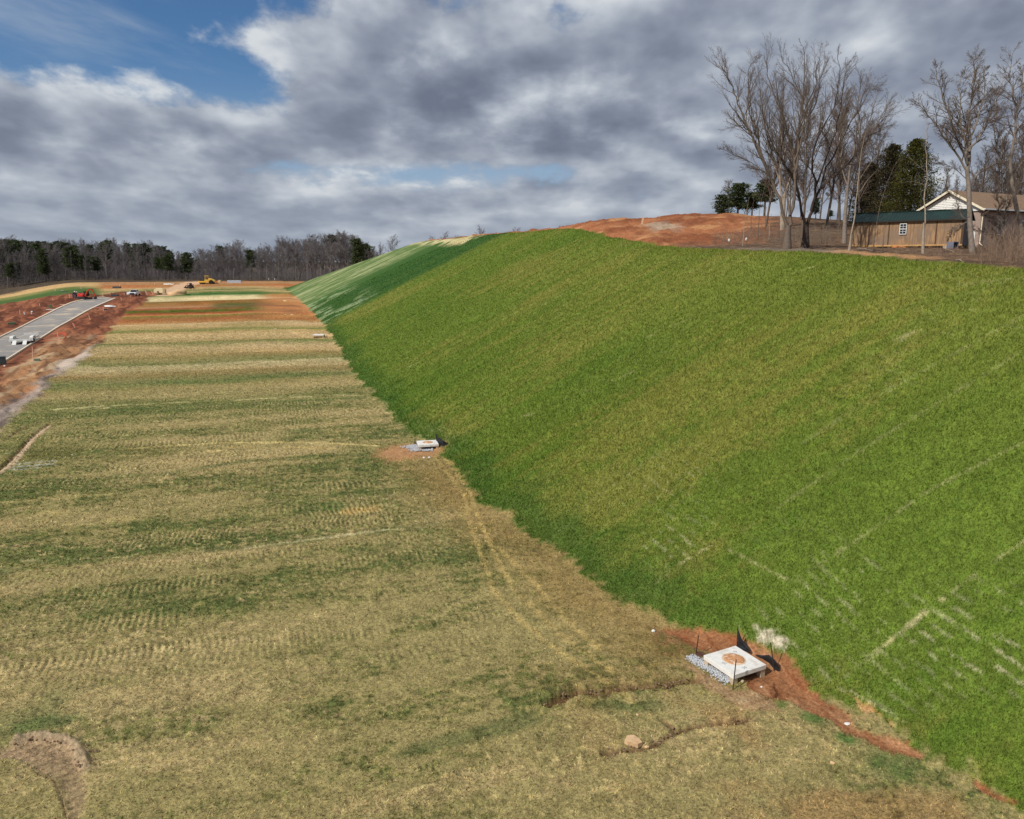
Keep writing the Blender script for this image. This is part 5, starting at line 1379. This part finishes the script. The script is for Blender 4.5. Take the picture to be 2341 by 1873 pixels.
# ------------------------------------------------------------------ stakes, pipes and small site things
def stake(u, v, hpx, lean, label, group=None, ribbon=False, wpx=None, name='survey_stake', cat='stake', m_=None):
    p = P(u, v); t = p.y / pix_dir(u, v)[1]; k = t / F
    s_ = tag(empty(name, (p.x, p.y, p.z)), label, cat, group); h = hpx * k; wd = max(.045, .9 * k) if wpx is None else wpx * k
    m = MB(); L = Vector((lean * k, 0, h)); w2, d2_ = wd / 2, .02
    m.add([(-w2, -d2_, -.25), (w2, -d2_, -.25), (w2, d2_, -.25), (-w2, d2_, -.25)] + [(L.x - w2, -d2_, h), (L.x + w2, -d2_, h), (L.x + w2, d2_, h), (L.x - w2, d2_, h)], [(3, 2, 1, 0), (4, 5, 6, 7), (0, 1, 5, 4), (1, 2, 6, 5), (2, 3, 7, 6), (3, 0, 4, 7)])
    m.build('shaft', m_ or M_wood, s_)
    if ribbon:
        m = MB(); n = 6; o = []
        for i in range(n + 1):
            x = L.x - (i / n) * ribbon * k; z = h * .94 - .12 * h * math.sin(i / n * 3) * (i / n) - .02; o.append((x, .03 * math.sin(i * 1.7), z))
        tube_fast(m, [Vector(q) for q in o], [.035] * (n + 1), 4); m.build('ribbon', M_pink, s_)
    return s_


M_stk = mat('pinkish_stake', (222, 180, 158), .8, var=.1, scale=6)
GL, GRr, GF = 'stakes on the red soil left of the road', 'stakes along the far lots', 'stakes on the far skyline of the lots'
for a in ((46, 720, 11, 0), (92, 703, 9, -1), (123, 691, 9, -2)): stake(*a, 'short pale survey stake on the red soil left of the road', GL, m_=M_stk)
stake(158.6, 685, 13, 1, 'survey stake left of the workers by the excavator', m_=M_stk)
stake(235, 678, 9, 1, 'survey stake just right of the excavator bucket', m_=M_stk); stake(252, 676, 8, 0, 'second survey stake right of the excavator, before the green strip', m_=M_stk)
stake(278, 688, 8, -1, 'survey stake at the far end of the road, left of the white truck', m_=M_stk); stake(298, 682, 8, 0, 'pinkish survey stake in front of the white truck', m_=M_stk)
stake(281, 677, 6, 5, 'leaning survey stake left of the white truck', m_=M_stk)
stake(237, 714, 12, 0, 'survey stake with long pale ribbon at the right road edge', None, 22, m_=M_stk)
stake(208, 734, 13, -4, 'leaning survey stake on dark red soil right of the road', m_=M_stk)
stake(175, 754, 15, -8, 'leaning white survey stake beside the orange pipe', m_=M_stk)
stake(136, 787, 27, -2, 'tall survey stake with pink ribbon beside the orange hose coil', None, 12, m_=M_stk)
stake(75, 829, 36, 3, 'tallest survey stake, pink topped, beside the grey-green meter box', m_=M_stk)
for a in ((86, 667, 10, 3), (124, 665, 9, 0), (127, 665, 9, 0), (274, 657, 6, 0), (354, 653, 7, 0)): stake(*a, 'thin survey stake in front of the far wood', 'stakes in front of the far wood', m_=M_stk)
stake(186, 662, 9, -1, 'thin tall stake behind the excavator cab', m_=M_stk)
for a in ((335, 675, 11, -2), (338, 675, 8, -3)): stake(*a, 'pale stake right of the white truck', 'stakes right of the white truck', m_=M_stk)
stake(350, 673, 8, -3, 'leaning pale stake left of the cream tank trailer', m_=M_stk); stake(420, 667, 7, -1, 'white stake right of the tan soil heap', m_=M_stk)
stake(440, 664, 5, 0, 'white stake in front of the skid steer', m_=M_stk); stake(459, 656, 5, 1, 'pinkish stake left of the yellow roller', m_=M_stk)
for a in ((614.6, 642, 6, 0), (628, 642, 6, 0), (682, 638, 5, 0), (699, 638, 6, 0)): stake(*a, 'tiny white stake on the orange bank before the bare wood', GF, m_=M_white)
sk = stake(1467, 512, 15, 3, 'pale wooden stake standing alone on the top of the red mound', None, False, 4)


def jug(u, v, t, tilt, label):
    p = at(u, v, t); j = tag(empty('white_jug', p), label, 'jug'); j.rotation_euler = (0, tilt, .4)
    MB().lathe([(.085, -.15), (.10, -.14), (.105, .03), (.085, .09), (.035, .13), (.035, .15)], k=14).build('body', M_white, j, smooth=True)
    MB().lathe([(.042, .15), (.042, .18)], k=10).build('cap', M_white, j)
    MB().tube([(.09, 0, .05), (.14, 0, .08), (.12, 0, .125), (.04, 0, .13)], .014, 5).build('handle', M_white, j)
    MB().box((.0, -.103, -.05), (.06, .006, .07)).build('sticker', M_trim, j); return j


M_stick = B_grey
for (u, v, vb, til, lb, lb2) in ((1667, 550, 566, -.5, 'tilted white plastic jug on a stick at the bank edge, left one', 'thin stick holding up the tilted white jug'), (1706, 547, 561, .05, 'upright white plastic jug on a stick right of the pale sapling', 'thin stick holding up the upright white jug')):
    p = P(u, vb); t = p.y / pix_dir(u, vb)[1]; jug(u, v, t - .12, til, lb)
    q = at(u, v, t); o = MB().tube([(0, 0, -.2), (q.x - p.x, q.y - p.y, q.z - p.z + .05)], .018, 5).build('support_stick', M_stick); o.location = p; tag(o, lb2, 'stick')

M_orange = mat('orange_plastic', (214, 92, 62), .6, var=.1, scale=5)
hp = P(141, 779); k = hp.y / pix_dir(141, 779)[1] / F; m = MB()
for i in range(4):
    r = (9 + i * .8) * k; m.tube([(r * math.cos(a * .35), r * .35 * math.sin(a * .35) + i * .06, r * .72 * math.sin(a * .35) + 9 * k + i * .03) for a in range(19)], .03, 5, False)
m.tube([(-5 * k, 0, .1), (-20 * k, -.4, .06), (-45 * k, -1.0, .04)], .03, 5)
o = m.build('hose_coil', M_orange); o.location = hp; tag(o, 'orange hose coil standing behind the tall ribboned stake', 'hose')
hp = P(72, 728); m = MB(); m.tube([(-1.2, .6, .1), (-.6, 0, .12), (.2, -.5, .1), (1.0, -.3, .1), (1.6, .1, .1)], .05, 5); o = m.build('hose', M_orange); o.location = hp; tag(o, 'short orange hose on the red soil by the white cleanout pipes', 'hose')


def cleanout(u, v, h, label, elbow):
    p = P(u, v); c = tag(empty('cleanout_pipe', p), label, 'pipe'); r = .16
    MB().tube([(0, 0, -.2), (0, 0, h)], r * .8, 10).build('riser', M_white, c)
    if elbow: MB().tube([(0, 0, h), (.05, 0, h + .15), (.3, 0, h + .2)], r, 10).build('elbow', M_white, c)
    else: MB().lathe([(r * .95, h), (r * 1.2, h + .05), (r * 1.2, h + .22)], k=10).build('cap', M_white, c)


cleanout(57, 723, .75, 'left white cleanout pipe on red soil by the road', False); cleanout(73, 722, .8, 'right white cleanout pipe with elbow on red soil', True)
p = P(176, 754); o = MB().tube([(0, 0, 0), (-.9, .5, 1.3)], .06, 7).build('pipe', M_orange); o.location = p; tag(o, 'orange pipe leaning against the white leaning stake', 'pipe')
p = P(143, 697); o = MB().tube([(-.9, .4, .06), (.9, -.5, .06)], .06, 7).build('pipe', M_stk); o.location = p; tag(o, 'pale pipe lying on red soil left of the curving kerb', 'pipe')
M_ped = mat('green_box', (86, 104, 74), .6, var=.1, scale=3)
p = P(116, 706); pd = tag(empty('utility_pedestal', p, .3), 'green tapered utility pedestal on red soil left of the road', 'utility box')
MB().box((0, 0, .5), (.85, .8, 1.1), taper=.62).build('cover', M_ped, pd, bevel=.03); MB().box((0, 0, .0), (1.2, 1.1, .16)).build('base', M_concd, pd)
p = P(119, 708.5); o = MB().box((0, 0, .06), (2.6, .9, .16), .35).build('kerb_inlet', M_conc, bevel=.02); o.location = p; tag(o, 'flat concrete slab behind the kerb near the green pedestal', 'slab')


def crate(u, v, d, rz, label, m_=None, lid=True, name='storage_crate'):
    p = P(u, v); c = tag(empty(name, p, rz), label, 'box'); m_ = m_ or mat('dark_crate', (62, 70, 72), .6, var=.12, scale=3)
    MB().box((0, 0, d[2] / 2), d, taper=.96).build('body', m_, c, bevel=.02)
    if lid: MB().box((0, 0, d[2] + .02), (d[0] * 1.03, d[1] * 1.03, .06)).build('lid', m_, c, bevel=.01)
    return c


crate(4, 833, (1.0, .9, .95), .5, 'dark grey crate by the kerb at the left picture edge')
crate(27, 744, (1.2, .9, .55), .4, 'dark green crate on red soil left of the trailer', M_ped)
crate(180, 684, (1.6, .9, .6), .2, 'black box at the kerb below the excavator')
crate(241, 711, (.7, .6, .45), .2, 'small dark box beside the ribboned stake right of the road')
crate(263, 678, (2.0, .7, .5), .1, 'long dark box at the far end of the road')
crate(267, 659, (2.6, .8, .6), .0, 'black trough on the far tan lot above the white truck', None, False)
crate(149, 669, (2.4, .6, .4), .0, 'low black form on the far grey slab left of the excavator', None, False)
p = P(85, 828); mb_ = tag(empty('meter_box', p, .5), 'grey-green domed meter box beside the tallest stake', 'utility box')
MB().box((0, 0, .18), (.85, .7, .42), taper=.85).build('box', mat('grey_green_box', (116, 124, 104), .7, var=.1), mb_, bevel=.05); MB().box((0, 0, .41), (.6, .45, .05)).build('lid', M_ped, mb_)
a, b = P(140, 668), P(186, 664); o = MB().box((0, 0, 0), ((b - a).length, 2.4, .25), math.atan2(b.y - a.y, b.x - a.x)).build('slab', mat('grey_slab', (178, 172, 170), .9, var=.06), bevel=.02); o.location = (a + b) / 2 + Vector((0, 0, .12)); tag(o, 'long pale grey slab on the far lot behind the workers', 'slab')

p = P(405, 674); o = MB().blob((0, 0, .3), (2.5, 1.7, 1.3), 3, 3, .25).build('soil_heap', mat('tan_soil', (204, 168, 128), .95, var=.12, scale=2, bump=.5), smooth=True); o.location = p; tag(o, 'tan soil heap with a pointed top beside the cream tank trailer', 'soil heap')
p = P(262, 695.5); o = MB().blob((0, 0, .1), (1.5, .8, .35), 8, 2, .3).build('white_bag', M_white); o.location = P(252, 702); tag(o, 'white and pink bag lying at the right edge of the road', 'bag')
for i, (u, v) in enumerate(((380, 652), (386, 652.5), (393, 653))):
    o = MB().blob((0, 0, .2), (1.0, .6, .4), 30 + i, 2, .25).build('rubble', M_conc); o.location = P(u, v); tag(o, ('left', 'middle', 'right')[i] + ' pale lump of rubble on the red bank behind the cream tank trailer', 'rubble')
for i, (u, v, wd) in enumerate(((640, 720, 10), (655, 722, 12), (668, 722, 8), (652, 690, 9))):
    p = P(u, v); o = MB().blob((0, 0, .15), (wd * .05, .35, .22), 40 + i, 2, .3).build('straw_clump', mat('pale_straw', (222, 204, 156), .95, var=.12, scale=6, bump=.5)); o.location = p
    tag(o, ('left pale straw clump on the orange lot near the slope toe', 'long pale straw clump in the middle of the orange lot', 'right pale straw clump on the orange lot', 'pale straw clump at the slope toe beyond the orange lot')[i], 'straw')

# wrapped pallets far right of the roller
M_wrap = mat('plastic_wrap', (176, 184, 196), .35, var=.2, scale=1.5)
for i, (u, d_) in enumerate(((526, 1.9), (537, 2.1), (547, 1.8))):
    p = P(u, 649); c = tag(empty('wrapped_pallet', p, .1), ('left', 'middle', 'right')[i] + ' grey wrapped pallet of three on the lot right of the yellow roller', 'pallet')
    MB().box((0, 0, .12), (d_, 1.3, .14)).build('pallet', M_wood, c); MB().box((0, 0, .75), (d_ * .96, 1.2, 1.1), taper=.94).build('load', M_wrap, c, bevel=.06)

# ------------------------------------------------------------------ trailer
def wheel(c, r, w_, par, rim=M_white, name='wheel', axis='Y'):
    a = MB().lathe([(r * .62, -w_ / 2), (r * .95, -w_ / 2), (r, -w_ * .35), (r, w_ * .35), (r * .95, w_ / 2), (r * .62, w_ / 2)], (0, 0, 0), 18, axis).build(name, M_black, par, loc=c)
    MB().lathe([(r * .1, -w_ * .4), (r * .62, -w_ * .46), (r * .62, w_ * .46), (r * .1, w_ * .4)], (0, 0, 0), 12, axis).build('rim', rim, a); return a


tr0, tr1 = P(44, 792), P(74, 764); dt = tr1 - tr0; rz = math.atan2(dt.y, dt.x); print('TRAILER', tr0, tr1, rz)
tl = tag(empty('flatbed_trailer', P(47, 788), rz - .10), 'white flatbed trailer with two loading ramps parked on the road', 'trailer')
LB, WB, zb = 8.8, 2.15, .72
M_deck = mat('grey_plank_deck', (150, 144, 136), .9, var=.2, scale=3)
MB().box((LB / 2, 0, zb), (LB, WB, .09)).build('deck', M_deck, tl)
for sy in (1, -1): MB().box((LB / 2, sy * (WB / 2 + .04), zb - .06), (LB, .09, .24)).build('side_rail', M_white, tl)
MB().box((-.06, 0, zb - .04), (.16, WB + .9, .34)).build('rear_bumper', M_white, tl, bevel=.03)
for sy in (1, -1):
    m = MB(); m.box((-.55, 0, 0), (1.25, .55, .06)); o = m.build('ramp', M_white, tl); o.location = (-.1, sy * .72, zb - .08); o.rotation_euler = (0, -math.radians(30), 0)
    f_ = MB(); y0, y1 = sy * (WB / 2 + .09), sy * (WB / 2 + .55)
    f_.prism([(.9, .45), (.95, 1.0), (1.25, 1.22), (3.05, 1.22), (3.35, 1.0), (3.4, .45), (3.25, .45), (3.2, .95), (3.0, 1.12), (1.3, 1.12), (1.1, .95), (1.05, .45)], min(y0, y1), max(y0, y1)); f_.build('fender', M_white, tl)
    for xx in (1.65, 2.65): wheel((xx, sy * (WB / 2 + .30), .40), .40, .26, tl)
MB().box((LB + .05, 0, zb + .18), (.1, WB, .42)).build('headboard', M_white, tl, bevel=.02)
m = MB(); m.tube([(LB, .8, zb - .12), (LB + 1.5, 0, zb - .14)], .07, 6); m.tube([(LB, -.8, zb - .12), (LB + 1.5, 0, zb - .14)], .07, 6); m.tube([(LB + 1.2, 0, 0.05), (LB + 1.2, 0, 1.1)], .06, 6); m.build('tongue', M_trim, tl)
MB().box((LB + .5, 0, zb + .15), (.5, .9, .4)).build('tool_box', M_conc, tl, bevel=.02)

# ------------------------------------------------------------------ white pickup truck with open door
M_car = mat('white_car_paint', (226, 228, 232), .25, var=.02, spec=.5); M_lamp = mat('lamp_glass', (220, 222, 225), .15, spec=.7)
pk = tag(empty('pickup_truck', P(308, 677) + Vector((0, 0, .02)), math.radians(-78)), 'white pickup truck with its door open facing the road end', 'pickup truck'); pk.scale = (1.02, 1.02, 1.02)
m = MB(); m.prism([(-2.7, .45), (-2.7, 1.08), (-.9, 1.1), (.95, 1.12), (2.35, 1.02), (2.62, .85), (2.65, .45)], -.95, .95); body = m.build('body', M_car, pk, bevel=.07)
m = MB(); pr = [(-.95, 1.08), (-.72, 1.78), (.55, 1.80), (1.15, 1.10)]; m.add([(x, -.88 + (z - 1.1) * .2, z) for x, z in pr] + [(x, .88 - (z - 1.1) * .2, z) for x, z in pr], [(3, 2, 1, 0), (4, 5, 6, 7), (0, 1, 5, 4), (1, 2, 6, 5), (2, 3, 7, 6), (3, 0, 4, 7)]); m.build('cab', M_car, pk, bevel=.05)
m = MB(); m.add([(.64, -.70, 1.72), (.64, .70, 1.72), (1.12, .80, 1.17), (1.12, -.80, 1.17)], [(0, 1, 2, 3), (3, 2, 1, 0)]); o = m.build('windshield', M_glass, pk); o.location = (.03, 0, .03)
for sy in (1, -1): MB().add([(-.6, sy * .80, 1.68), (.5, sy * .80, 1.68), (.9, sy * .895, 1.2), (-.78, sy * .895, 1.2)], [(0, 1, 2, 3), (3, 2, 1, 0)]).build('side_window', M_glass, pk)
MB().box((2.67, 0, .80), (.06, 1.15, .36)).build('grille', M_black, pk, bevel=.02); MB().box((2.68, 0, .50), (.14, 1.9, .2)).build('bumper', M_trim, pk, bevel=.04)
for sy in (1, -1):
    MB().box((2.60, sy * .75, .84), (.14, .34, .24)).build('headlight', M_lamp, pk, bevel=.03); MB().box((.75, sy * 1.08, 1.22), (.12, .26, .18)).build('mirror', M_car, pk, bevel=.03)
    for xx in (-1.75, 1.75): wheel((xx, sy * .86, .40), .40, .26, pk, M_conc)
MB().box((-1.8, 0, 1.1), (1.7, 1.6, .02)).build('bed', M_black, pk)
d_ = MB().box((-.55, 0, .82), (1.1, .07, .7)).build('door', M_car, pk, bevel=.02); d_.location = (.95, -.95, 0); d_.rotation_euler = (0, 0, math.radians(66)); MB().box((-.95, -.06, .98), (.16, .04, .04)).build('handle', M_trim, d_)

# ------------------------------------------------------------------ excavator
M_red = mat('red_machine_paint', (196, 52, 44), .4, var=.06, spec=.5); M_redd = mat('rust_orange_boom', (166, 66, 34), .5, var=.1)
ex = tag(empty('excavator', P(194, 685) + Vector((0, 0, .02)), -.28), 'red excavator with arched boom digging beside the road', 'excavator'); ex.scale = (.95,) * 3
for sy in (1, -1):
    tkm = MB(); tkm.prism([(-1.15, .05), (-1.35, .3), (-1.15, .56), (1.15, .56), (1.35, .3), (1.15, .05)], sy * .95 - .22, sy * .95 + .22); tk = tkm.build('track', M_black, ex, bevel=.03)
    rl = MB()
    for xx in (-1.05, -.5, 0, .5, 1.05): rl.lathe([(.2, -.24), (.2, .24)], (xx, sy * .95, .3), 10, 'Y')
    rl.build('rollers', M_trim, tk)
MB().box((0, 0, .68), (1.3, 1.5, .22)).build('undercarriage', M_trim, ex)
MB().prism([(-1.5, .85), (-1.62, 1.2), (-1.5, 1.75), (-.9, 1.9), (.2, 1.5), (.35, .85)], -.95, .95).build('house_body', M_red, ex, bevel=.14)
MB().box((-1.45, 0, 1.06), (.35, 1.8, .14)).build('counterweight_band', M_white, ex, bevel=.03)
m = MB(); m.prism([(-.25, 1.0), (-.35, 2.4), (.65, 2.45), (.95, 1.7), (.95, 1.0)], .05, .95); cbn = m.build('cab', M_black, ex, bevel=.05); MB().box((.3, .96, 1.85), (.75, .02, .7)).build('window', M_glass, cbn)
def beam(pts, w0, y, mb):
    for a, b in zip(pts[:-1], pts[1:]):
        a, b = Vector((a[0], y, a[1])), Vector((b[0], y, b[1])); d = b - a; ang = math.atan2(d.z, d.x); mb.box((a + b) / 2, (d.length + w0 * .6, .3, w0), M=Matrix.Rotation(-ang, 3, 'Y'))
m = MB(); beam([(.75, 1.15), (1.6, 2.45), (2.4, 2.95), (3.3, 2.95)], .36, -.35, m); m.build('boom', M_redd, ex, bevel=.03)
m = MB(); beam([(3.2, 2.98), (3.8, 2.2), (4.35, .95)], .28, -.35, m); m.build('stick', M_redd, ex, bevel=.03)
m = MB(); m.tube([(1.0, -.35, 1.05), (2.1, -.35, 2.4)], .06, 6); m.tube([(2.3, -.35, 3.2), (3.45, -.35, 3.2)], .06, 6); m.build('cylinder', M_trim, ex)
MB().prism([(4.3, 1.0), (4.55, .75), (4.5, .3), (4.15, .12), (3.9, .3), (4.0, .75)], -.7, 0).build('bucket', M_trim, ex, bevel=.02)
MB().box((1.75, 0, .38), (.12, 2.2, .5)).build('blade', M_trim, ex, bevel=.02)
MB().box((-1.1, -.5, 1.95), (.5, .6, .12)).build('engine_cover', M_black, ex); MB().tube([(-1.0, .3, 1.85), (-1.0, .3, 2.35)], .05, 6).build('exhaust', M_trim, ex)

# ------------------------------------------------------------------ people
def person(u, v, face, bend, label, top, legs):
    p = P(u, v); f = Vector((math.cos(face), math.sin(face), 0)); sd_ = Vector((-f.y, f.x, 0)); Z = Vector((0, 0, 1))
    V, E, R = [], [], []
    def nd(q, r, par=None):
        V.append(q); R.append(r)
        if par is not None: E.append((par, len(V) - 1))
        return len(V) - 1
    hip = nd(Z * .95, .15); ws = nd(Z * 1.08 + f * .04 * bend, .135, hip); ch = nd(Z * (1.36 - .06 * bend) + f * .24 * bend, .17, ws); nk = nd(Z * (1.52 - .12 * bend) + f * .40 * bend, .065, ch)
    hd = nd(Z * (1.63 - .14 * bend) + f * .48 * bend, .10, nk); nd(Z * (1.74 - .16 * bend) + f * .53 * bend, .085, hd); nd(V[hd] + f * .09 + Z * -.02, .025, hd)
    for s_ in (1, -1):
        k_ = nd(Z * .50 + sd_ * .12 * s_ + f * .05, .075, nd(Z * .86 + sd_ * .11 * s_, .10, hip)); a_ = nd(Z * .09 + sd_ * .14 * s_, .05, k_); nd(Z * .045 + sd_ * .15 * s_ + f * .17, .045, a_)
        sh_ = nd(V[ch] + sd_ * .20 * s_ + Z * .06, .075, ch); el = nd(V[sh_] + sd_ * .05 * s_ - Z * .27 + f * .06, .055, sh_); wr = nd(V[el] + f * .17 - Z * .17 - sd_ * .04 * s_, .036, el)
        pm = nd(V[wr] + f * .05 - Z * .05, .034, wr)
        for i in range(4): fk = nd(V[pm] + f * .035 - Z * (.05 - .004 * abs(i - 1)) + sd_ * (.026 * (i - 1.5)), .010, pm); nd(V[fk] - Z * (.03 - .003 * i) + f * .005, .008, fk)
        nd(V[pm] + f * .03 - Z * .005 - sd_ * .045 * s_, .011, pm)
    me = bpy.data.meshes.new('person'); me.from_pydata([tuple(q) for q in V], E, []); o = bpy.data.objects.new('person', me); COL.objects.link(o)
    sk_ = o.modifiers.new('skin', 'SKIN'); 
    for i, r in enumerate(R): me.skin_vertices[0].data[i].radius = (r, r) if False else (r, r)
    o.modifiers.new('sub', 'SUBSURF').levels = 1
    dg = bpy.context.evaluated_depsgraph_get(); nm = bpy.data.meshes.new_from_object(o.evaluated_get(dg)); bpy.data.objects.remove(o)
    nm.name = 'person'; nm.materials.clear()
    for mm_ in (legs, top, M_skin, M_black): nm.materials.append(mm_)
    for pl in nm.polygons:
        c = pl.center; along = (c - V[hd]).length
        pl.use_smooth = True; pl.material_index = 3 if c.z < .10 else (0 if c.z < 1.0 and abs(c.dot(sd_)) < .24 and (c - Vector((0, 0, c.z))).length < .26 else (2 if along < .20 or (c.z < 1.05 and c.dot(f) > .2) else 1))
    o = bpy.data.objects.new('person', nm); COL.objects.link(o); o.location = p; tag(o, label, 'person')
    hh = MB().lathe([(.175, 0), (.17, .015), (.128, .02), (.122, .07), (.085, .125), (.02, .145)], k=14).build('hard_hat', M_white, o, smooth=True); hh.location = V[hd] + Z * .07 + f * .03; hh.rotation_euler = (0, 0, face)
    ey = MB()
    for s_ in (1, -1): ey.blob(tuple(V[hd] + f * .105 + sd_ * .035 * s_ + Z * .02), (.012, .012, .010), s_, 1, .0)
    ey.build('eyes', M_black, o)
    return o


M_skin = mat('skin', (190, 140, 112), .6, var=.05); M_navy = mat('navy_jacket', (34, 40, 62), .85, var=.15); M_jean = mat('dark_jeans', (70, 74, 100), .9, var=.15); M_blk = mat('black_work_clothes', (30, 30, 36), .9, var=.15)
for a in ((167.5, 683, .0, .9, 'left worker in navy jacket and white hard hat bending beside the excavator', M_navy, M_jean), (171, 684, .5, 1.0, 'middle worker in navy clothes and white hard hat stooping lowest', M_navy, M_jean), (175.5, 683.5, 2.9, .6, 'right worker in black with white hard hat nearest the excavator', M_blk, M_blk)):
    person(*a).scale = (1.25,) * 3

# ------------------------------------------------------------------ cream tank trailer, skid steer, roller
M_cream = mat('cream_tank', (232, 214, 172), .6, var=.06, scale=2)
tk = tag(empty('tank_trailer', P(366, 674), .1), 'cream tank trailer with round hatch on the red soil right of the truck', 'tank trailer'); tk.scale = (.74,) * 3
MB().prism([(-2.0, .7), (-2.1, 1.5), (-1.7, 2.2), (-.9, 2.6), (.6, 2.65), (1.4, 2.3), (1.7, 1.6), (1.6, .7)], -1.1, 1.1).build('tank', M_cream, tk, bevel=.16)
MB().lathe([(.40, -.04), (.40, .04)], (-.35, -1.13, 1.15), 16, 'Y').build('hatch', mat('brown_hatch', (120, 92, 70), .8), tk)
MB().box((0, 0, .6), (3.8, 1.6, .16)).build('chassis', M_cream, tk)
MB().prism([(1.7, .7), (1.75, 2.3), (2.2, 2.3), (2.25, .7)], -1.0, 1.0).build('pump_box', mat('tan_box', (196, 172, 138), .7, var=.08), tk, bevel=.04)
for sy in (1, -1): wheel((.1, sy * 1.0, .38), .38, .28, tk, M_cream)
MB().tube([(1.6, 0, .6), (3.1, 0, .45)], .07, 6).build('tongue', M_trim, tk)
ss = tag(empty('skid_steer', P(434, 661), math.pi - .3), 'dark skid steer with lowered bucket on the tan path', 'skid steer'); ss.scale = (.92,) * 3
M_mach = mat('dark_machine', (58, 44, 40), .7, var=.2, scale=2)
MB().prism([(-1.3, .5), (-1.35, 1.25), (-.6, 1.35), (.7, .95), (.8, .5)], -.65, .65).build('chassis', M_mach, ss, bevel=.06)
m = MB()
for sx, sy in ((-.6, .5), (-.6, -.5), (.45, .5), (.45, -.5)): m.tube([(sx, sy, 1.1), (sx * .9, sy, 2.05)], .06, 6)
m.box((-.1, 0, 2.08), (1.2, 1.2, .1)); m.box((-.55, 0, 1.6), (.06, 1.0, .8)); m.build('cab_frame', M_mach, ss)
for sy in (1, -1):
    m = MB(); beam([(-1.1, 1.55), (.9, 1.2), (1.5, .5)], .2, sy * .76, m); m.build('lift_arm', M_mach, ss)
    for xx in (-.75, .55): wheel((xx, sy * .85, .40), .40, .3, ss, M_trim)
MB().prism([(1.5, .1), (1.5, .75), (1.65, .75), (1.75, .3), (2.5, .22), (2.5, .1)], -1.0, 1.0).build('bucket', M_trim, ss)
M_yel = mat('yellow_machine_paint', (226, 180, 70), .45, var=.06, spec=.45); M_tire = M_black
ro = tag(empty('roller', P(476, 650), .12), 'yellow soil roller with open canopy parked before the wood', 'roller'); ro.scale = (1.12,) * 3
MB().lathe([(.2, -1.0), (.74, -1.0), (.76, -.95), (.76, .95), (.74, 1.0), (.2, 1.0)], (-1.9, 0, .76), 22, 'Y').build('drum', M_trim, ro)
for sy in (1, -1): MB().box((-1.75, sy * 1.12, .82), (2.2, .16, .5)).build('drum_frame', M_yel, ro, bevel=.04)
MB().prism([(-2.95, .55), (-2.95, 1.0), (-2.7, 1.15), (-2.55, .55)], -1.1, 1.1).build('front_beam', M_yel, ro, bevel=.04)
MB().prism([(-.8, .55), (-1.0, 1.5), (.2, 1.55), (.4, .55)], -.75, .75).build('platform', M_yel, ro, bevel=.05)
MB().prism([(.35, .7), (.3, 1.95), (.9, 2.0), (2.3, 1.3), (2.35, .7)], -.75, .75).build('hood', M_yel, ro, bevel=.10)
m = MB()
for sx, sy in ((-.75, .7), (-.75, -.7), (.25, .7), (.25, -.7)): m.tube([(sx, sy, 1.4), (sx, sy, 2.75)], .06, 6)
m.box((-.25, 0, 2.78), (1.3, 1.6, .12)); m.build('canopy', M_yel, ro)
MB().box((-.1, 0, 1.75), (.5, .6, .6)).build('seat', M_black, ro, bevel=.05)
for sy in (1, -1): wheel((1.25, sy * .95, .72), .72, .5, ro, M_yel)
td = tag(empty('trencher', P(495, 648.5), .1), 'small orange trencher with tan drum parked against the yellow roller', 'trencher')
MB().prism([(-1.3, .4), (-1.3, .85), (.6, 1.0), (1.0, .4)], -.5, .5).build('frame', mat('orange_machine', (222, 116, 58), .5, var=.08), td, bevel=.05)
MB().lathe([(.1, -.7), (.55, -.7), (.55, .7), (.1, .7)], (1.2, 0, .8), 16, 'Y').build('drum', mat('tan_drum', (206, 180, 140), .7), td)
for xx in (-.9, .3): wheel((xx, -.6, .32), .32, .22, td, M_trim); wheel((xx, .6, .32), .32, .22, td, M_trim)
